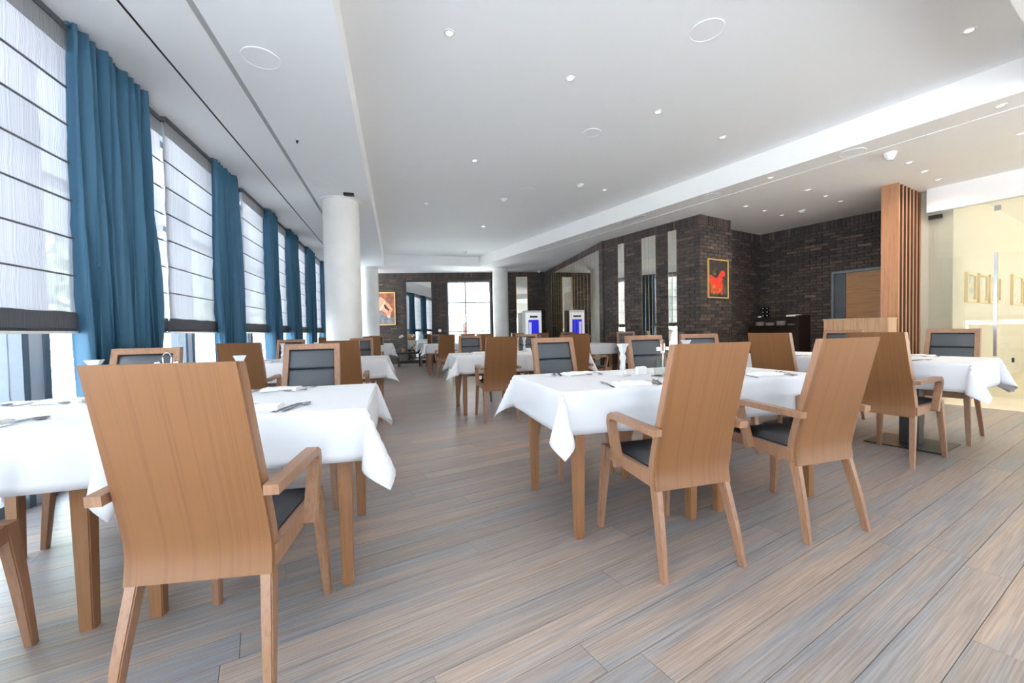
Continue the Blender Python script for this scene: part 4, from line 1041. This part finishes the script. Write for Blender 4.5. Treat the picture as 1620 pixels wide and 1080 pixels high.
bm = bmesh.new(); box(bm, -.36, .36, -.2, .2, .40, .455); bevel(bm, .006, 1); mesh_obj('seat', bm, M_black, t)
for sx in (-1, 1):
    bm = bmesh.new(); box(bm, sx*.32-.025, sx*.32+.025, -.19, .19, 0, .40); mesh_obj('leg', bm, M_black, t)
bm = bmesh.new(); box(bm, -.295, .295, -.15, .15, .12, .15); mesh_obj('shelf', bm, M_black, t)
t = empty('potted_orchid', (.17, 13.42, .456), 0, 'white orchid in a small pot on the low black bench', 'plant')
bm = bmesh.new(); lathe(bm, [(.05, 0), (.065, .13), (.055, .13), (.05, .10)], 16); mesh_obj('pot', bm, plain('pot_clay', (.42, .28, .12), .5), t, True)
M_leaf = plain('leaf_green', (.05, .12, .03), .45, 20, .2)
bm = bmesh.new(); tube(bm, [(0, 0, .10), (.02, 0, .3), (.0, 0, .46), (-.06, 0, .52)], .005); mesh_obj('stem', bm, M_leaf, t)
for k in range(5):
    a = k*1.26; bm = bmesh.new(); c, s = math.cos(a), math.sin(a)
    loft(bm, [[(c*r - s*w_, s*r + c*w_, z), (c*r, s*r, z-.006), (c*r + s*w_, s*r - c*w_, z), (c*r, s*r, z+.003)] for r, w_, z in ((.02, .008, .11), (.08, .025, .17), (.15, .02, .17), (.2, .002, .13))])
    mesh_obj('leaf', bm, M_leaf, t, True)
for k in range(6):
    px, pz = -.02 - .018*k, .50 + .03*math.sin(k*1.1)
    bm = bmesh.new()
    for j in range(5):
        a = j*2*PI/5; c, s = math.cos(a), math.sin(a)
        loft(bm, [[(px + c*r - s*w_, -.02 - .004*k, pz + s*r + c*w_), (px + c*r, -.026 - .004*k, pz + s*r), (px + c*r + s*w_, -.02 - .004*k, pz + s*r - c*w_), (px + c*r, -.012 - .004*k, pz + s*r)] for r, w_ in ((.002, .003), (.02, .014), (.038, .003))])
    mesh_obj('flower', bm, M_napkin, t)
t = empty('wall_socket', fwp(fs(1.40, 14.33), .004, 1.12), 0, 'small round white wall switch beside the far window', 'switch')
bm = bmesh.new(); tube(bm, [Vector((0, 0, 0)), -fw_n*.02], .055, 18); mesh_obj('plate', bm, M_porc, t)
bm = bmesh.new(); tube(bm, [-fw_n*.02, -fw_n*.03], .03, 14); mesh_obj('knob', bm, M_porc, t)

# ------------------------------------------------------------------ ceiling fittings
def ring_bm(r):
    bm = bmesh.new(); lathe(bm, [(r*.62, .0), (r*.66, -.004), (r*.95, -.005), (r, -.001), (r, .0)], 24); return bm
RB = {}
SPOT = bpy.data.lights.new('downlight_lamp', 'SPOT'); SPOT.energy = 20; SPOT.color = (1.0, 0.88, 0.74); SPOT.spot_size = math.radians(150); SPOT.spot_blend = 0.8; SPOT.shadow_soft_size = 0.05
def downlight(x, y, z, label, r=.045):
    t = empty('downlight', (x, y, z), 0, label, 'downlight', 'small recessed downlights')
    lo = bpy.data.objects.new('lamp', SPOT); C.objects.link(lo); lo.parent = t; lo.location = (0, 0, -.02)
    if 'r' not in RB:
        bm = bmesh.new(); lathe(bm, [(.028, -.001), (.030, -.005), (.043, -.005), (.045, -.0005)], 22); o = mesh_obj('trim_ring', bm, M_porc, t, True); RB['r'] = o
        bm = bmesh.new(); lathe(bm, [(.0001, -.0025), (.028, -.0025)], 18); o = mesh_obj('lens', bm, M_lamp, t); RB['l'] = o
    else:
        for k in ('r', 'l'): o = RB[k].copy(); C.objects.link(o); o.parent = t
def disc(x, y, z, r, label):
    t = empty('ceiling_speaker', (x, y, z), 0, label, 'speaker', 'round ceiling speakers')
    bm = bmesh.new(); lathe(bm, [(r*.93, -.001), (r*.94, -.006), (r*.99, -.006), (r, -.0005)], 36); mesh_obj('rim', bm, M_white, t, True)
    bm = bmesh.new(); lathe(bm, [(.0001, -.004), (r*.93, -.0035)], 36); mesh_obj('grille', bm, M_groovel, t)
M_groovel = plain('speaker_grille', (.93, .93, .93), .7, 500, .04)
def detector(x, y, z, label, cat='smoke detector'):
    t = empty('smoke_detector', (x, y, z), 0, label, cat, 'smoke detectors')
    bm = bmesh.new(); lathe(bm, [(.06, -.0005), (.06, -.014), (.052, -.02)], 24); mesh_obj('base', bm, M_porc, t, True)
    bm = bmesh.new(); lathe(bm, [(.04, -.02), (.042, -.034), (.03, -.045), (.0001, -.046)], 24); mesh_obj('head', bm, M_porc, t, True)
S34 = [(.449, 3.275), (1.605, 3.592), (2.772, 3.917), (1.075, 5.608), (3.411, 6.291), (.556, 7.661), (3.919, 4.248), (4.47, 2.249)]
names = ['nearest downlight on the left of the ceiling tray', 'second downlight from the left in the near row of the tray', 'third downlight from the left in the near row of the tray', 'downlight in the middle of the tray, left of the smoke detectors',
         'downlight close to the tray edge beyond the smoke detector', 'faint downlight far left in the tray', 'fourth downlight in the near row, by the tray edge', 'downlight nearest the top right corner']
for (x, y), nme in zip(S34, names): downlight(x, y, 3.4, nme)
for x, y in ((1.9, 9.06), (.6, 10.9)): downlight(x, y, 3.4, 'distant downlight in the tray, %s' % ('nearer one' if y < 10 else 'farther one'))
S31 = [((5.535, 2.556), 'downlight at the right edge of the lowered ceiling'), ((6.301, 3.731), 'first downlight of the row leading to the slatted screen'), ((6.875, 3.9), 'second downlight of the row leading to the slatted screen'), ((7.473, 4.077), 'third downlight of the row, just above the slatted screen'),
       ((6.0, 4.826), 'left downlight of the middle trio on the lowered ceiling'), ((6.579, 5.0), 'middle downlight of the middle trio on the lowered ceiling'), ((7.105, 5.149), 'right downlight of the middle trio on the lowered ceiling'),
       ((5.743, 5.714), 'left downlight of the trio before the niche'), ((6.292, 5.864), 'middle downlight of the trio before the niche'), ((6.877, 6.029), 'right downlight of the trio before the niche'),
       ((4.993, 4.55), 'downlight beside the tray edge between the speakers'), ((6.574, 2.876), 'downlight at the far right above the glass partition')]
for (x, y), nme in S31: downlight(x, y, H, nme)
disc(2.404, 2.762, 3.4, .13, 'large round speaker in the near part of the tray'); disc(2.283, 4.513, 3.4, .11, 'second round speaker in the tray'); disc(2.132, 6.536, 3.4, .11, 'farthest round speaker in the tray')
disc(-.912, 3.441, H, .13, 'near round speaker in the window-side soffit'); disc(-.946, 6.098, H, .12, 'round speaker in the soffit before the near column')
disc(5.242, 3.669, H, .13, 'near round speaker in the lowered ceiling on the right'); disc(4.749, 5.36, H, .12, 'round speaker in the lowered ceiling near the brick block')
detector(1.873, 7.125, 3.4, 'smoke detector left of centre in the tray'); detector(2.899, 6.157, 3.4, 'smoke detector right of centre in the tray'); detector(1.962, 12.014, 3.4, 'smoke detector at the far end of the tray')
detector(6.978, 5.72, H, 'white smoke detector before the brick niche')
t = empty('ceiling_sensor', (5.72, 3.578, H), 0, 'white cone-shaped sensor hanging from the lowered ceiling', 'sensor')
bm = bmesh.new(); lathe(bm, [(.065, -.0005), (.065, -.02)], 24); mesh_obj('base', bm, M_porc, t, True)
bm = bmesh.new(); lathe(bm, [(.06, -.02), (.05, -.05), (.03, -.085), (.0001, -.09)], 24); mesh_obj('cone', bm, M_porc, t, True)
t = empty('wall_speaker', (-.63, 6.42, H), 0, 'small black box under the soffit above the near column', 'speaker')
bm = bmesh.new(); box(bm, -.07, .07, -.04, .04, -.03, 0); mesh_obj('body', bm, M_black, t)
bm = bmesh.new(); box(bm, -.06, .06, -.043, -.04, -.025, -.005); mesh_obj('grille', bm, M_dsteel, t)
t = empty('soffit_sensor', (-.961, 4.791, H), 0, 'tiny dark sensor in the window-side soffit', 'sensor')
bm = bmesh.new(); lathe(bm, [(.012, -.0005), (.01, -.02), (.004, -.03)], 12); mesh_obj('tip', bm, M_dsteel, t)
bm = bmesh.new(); lathe(bm, [(.022, -.0002), (.02, -.003)], 12); mesh_obj('base', bm, M_porc, t)
t = empty('security_camera', (4.70, 13.35, H), 0, 'white dome camera in the far corner of the ceiling', 'camera')
bm = bmesh.new(); lathe(bm, [(.06, -.0005), (.06, -.03), (.05, -.035)], 20); mesh_obj('base', bm, M_porc, t, True)
bm = bmesh.new(); lathe(bm, [(.045, -.035), (.04, -.06), (.02, -.08), (.0001, -.084)], 20); mesh_obj('dome', bm, M_porc, t, True)
t = empty('air_vent', (4.25, 6.82, H), UVANG, 'small rectangular vent in the lowered ceiling', 'vent')
bm = bmesh.new(); box(bm, -.05, .05, -.28, .28, -.006, -.0005); mesh_obj('frame', bm, M_groovel, t)
for k in range(4):
    bm = bmesh.new(); box(bm, -.04 + k*.022, -.03 + k*.022, -.26, .26, -.009, -.006); mesh_obj('slat', bm, M_groove, t)

# ------------------------------------------------------------------ outside
bm = bmesh.new(); box(bm, -60, -2.45, -3.05, 60, -.3, -.05); tag(mesh_obj('pavement', bm, plain('pavement', (.57, .59, .61), .9, 2, .05)), 'pale pavement outside the windows', kind='structure')
bm = bmesh.new(); box(bm, -2.45, 40, 15.3, 60, -.3, -.05); tag(mesh_obj('terrace', bm, plain('terrace', (.58, .57, .55), .9, 2, .05)), 'pale terrace beyond the far window', kind='structure')
M_fol = plain('foliage', (.34, .44, .26), .8, 12, .4)
def shrub(x, y, z, r, n, label, name='shrub', trunk=0, cat='shrub', group=None):
    rnd = random.Random(int(x*10+y)); t = empty(name, (x, y, 0), 0, label, cat, group)
    bm = bmesh.new()
    for i in range(n):
        d = Vector((rnd.gauss(0, 1), rnd.gauss(0, 1), rnd.gauss(0, .8))).normalized() * r * rnd.uniform(.35, 1); c = Vector((0, 0, z)) + d
        s = r*rnd.uniform(.08, .16); a = Vector((rnd.gauss(0, 1), rnd.gauss(0, 1), rnd.gauss(0, 1))).normalized(); b = a.orthogonal().normalized()
        vs = [bm.verts.new(c + a*s), bm.verts.new(c + b*s*.5), bm.verts.new(c - a*s), bm.verts.new(c - b*s*.5)]; bm.faces.new(vs)
    tag(mesh_obj('foliage', bm, M_fol, t), kind='stuff')
    bm = bmesh.new(); tube(bm, [(0, 0, -.05), (0, 0, z)], max(.02, r*.05)); mesh_obj('trunk', bm, plain('bark', (.12, .09, .06), .9), t)
shrub(2.4, 17.5, .5, .7, 260, 'leafy shrub outside the far window, left one'); shrub(3.8, 17.3, .6, .75, 260, 'leafy shrub outside the far window, right one'); shrub(3.4, 23, 2.2, 1.6, 160, 'tree beyond the far window', 'tree', cat='tree')
shrub(-8.5, 7.0, 2.4, 1.8, 500, 'tree outside, seen faintly through the second window', 'tree', cat='tree'); shrub(-9.5, 14, 2.3, 1.9, 500, 'tree outside, farther along the window wall', 'tree', cat='tree')
shrub(-7.5, 22, 2.2, 1.8, 500, 'tree outside by the far end of the window wall', 'tree', cat='tree')
bm = bmesh.new(); box(bm, -60, 60, -60, -3.05, -.3, -.05); tag(mesh_obj('forecourt', bm, plain('forecourt', (.57, .59, .61), .9, 2, .05)), 'pale forecourt behind the viewer', kind='structure')
# street building
M_bw = plain('render_pale', (.66, .60, .55), .9, 2, .05); M_br = plain('render_red', (.66, .42, .40), .9, 2, .05)
def building(x0, x1, y0, y1, h, mt, label, face):
    O = Vector(((x0+x1)/2, (y0+y1)/2, 0)); t = empty('building', O, 0, label, 'building')
    bm = bmesh.new(); box(bm, x0-O.x, x1-O.x, y0-O.y, y1-O.y, -.05, h); mesh_obj('walls', bm, mt, t)
    bm = bmesh.new(); box(bm, x0-O.x-.2, x1-O.x+.2, y0-O.y-.2, y1-O.y+.2, h, h+.25); mesh_obj('roof', bm, M_pier, t)
    if face == 'x':
        k = 0; y = y0 + 1
        while y < y1 - 1.5:
            for z in (1.0, 4.0):
                bm = bmesh.new(); box(bm, x1-O.x-.05, x1-O.x+.03, y-O.y, y-O.y+1.1, z, z+1.4); mesh_obj('window', bm, M_frame, t)
            y += 2.6
    else:
        x = x0 + 1
        while x < x1 - 1.5:
            for z in (1.0, 4.0):
                bm = bmesh.new(); box(bm, x-O.x, x-O.x+1.1, y0-O.y-.03, y0-O.y+.05, z, z+1.4); mesh_obj('window', bm, M_frame, t)
            x += 2.6
building(-28, -22, -6, 34, 7, M_bw, 'pale building across the street, seen through the blinds', 'x')
building(5.5, 12, 30, 36, 8, M_br, 'red building beyond the far window', 'y')
building(-1.5, 5.2, 34, 38, 2.0, M_br, 'low red kiosk building beyond the far window', 'y')
t = empty('railing', (2.9, 16.2, -.05), 0, 'thin metal railing outside the far window', 'railing')
bm = bmesh.new(); tube(bm, [(-2, 0, 1.0), (2, 0, 1.0)], .02); mesh_obj('handrail', bm, M_frame, t)
for k in range(9):
    bm = bmesh.new(); tube(bm, [(-2 + .5*k, 0, 0), (-2 + .5*k, 0, 1.0)], .01); mesh_obj('baluster', bm, M_frame, t)

# ------------------------------------------------------------------ added glowing panel that brightens the hall
t = empty('hall_fill_panel', uv(0.2, 12.5, H - .03), UVANG, 'added fill light panel brightening the hall beyond the glass', 'fill light')
bm = bmesh.new(); box(bm, -1.6, 1.6, -.3, .3, 0, .028); mesh_obj('housing', bm, M_white, t)
bm = bmesh.new(); box(bm, -1.55, 1.55, -.26, .26, -.006, 0); mesh_obj('glow_face', bm, m_lamp('hall_fill_glow', (1, .9, .72), .8), t)
bpy.context.view_layer.update()
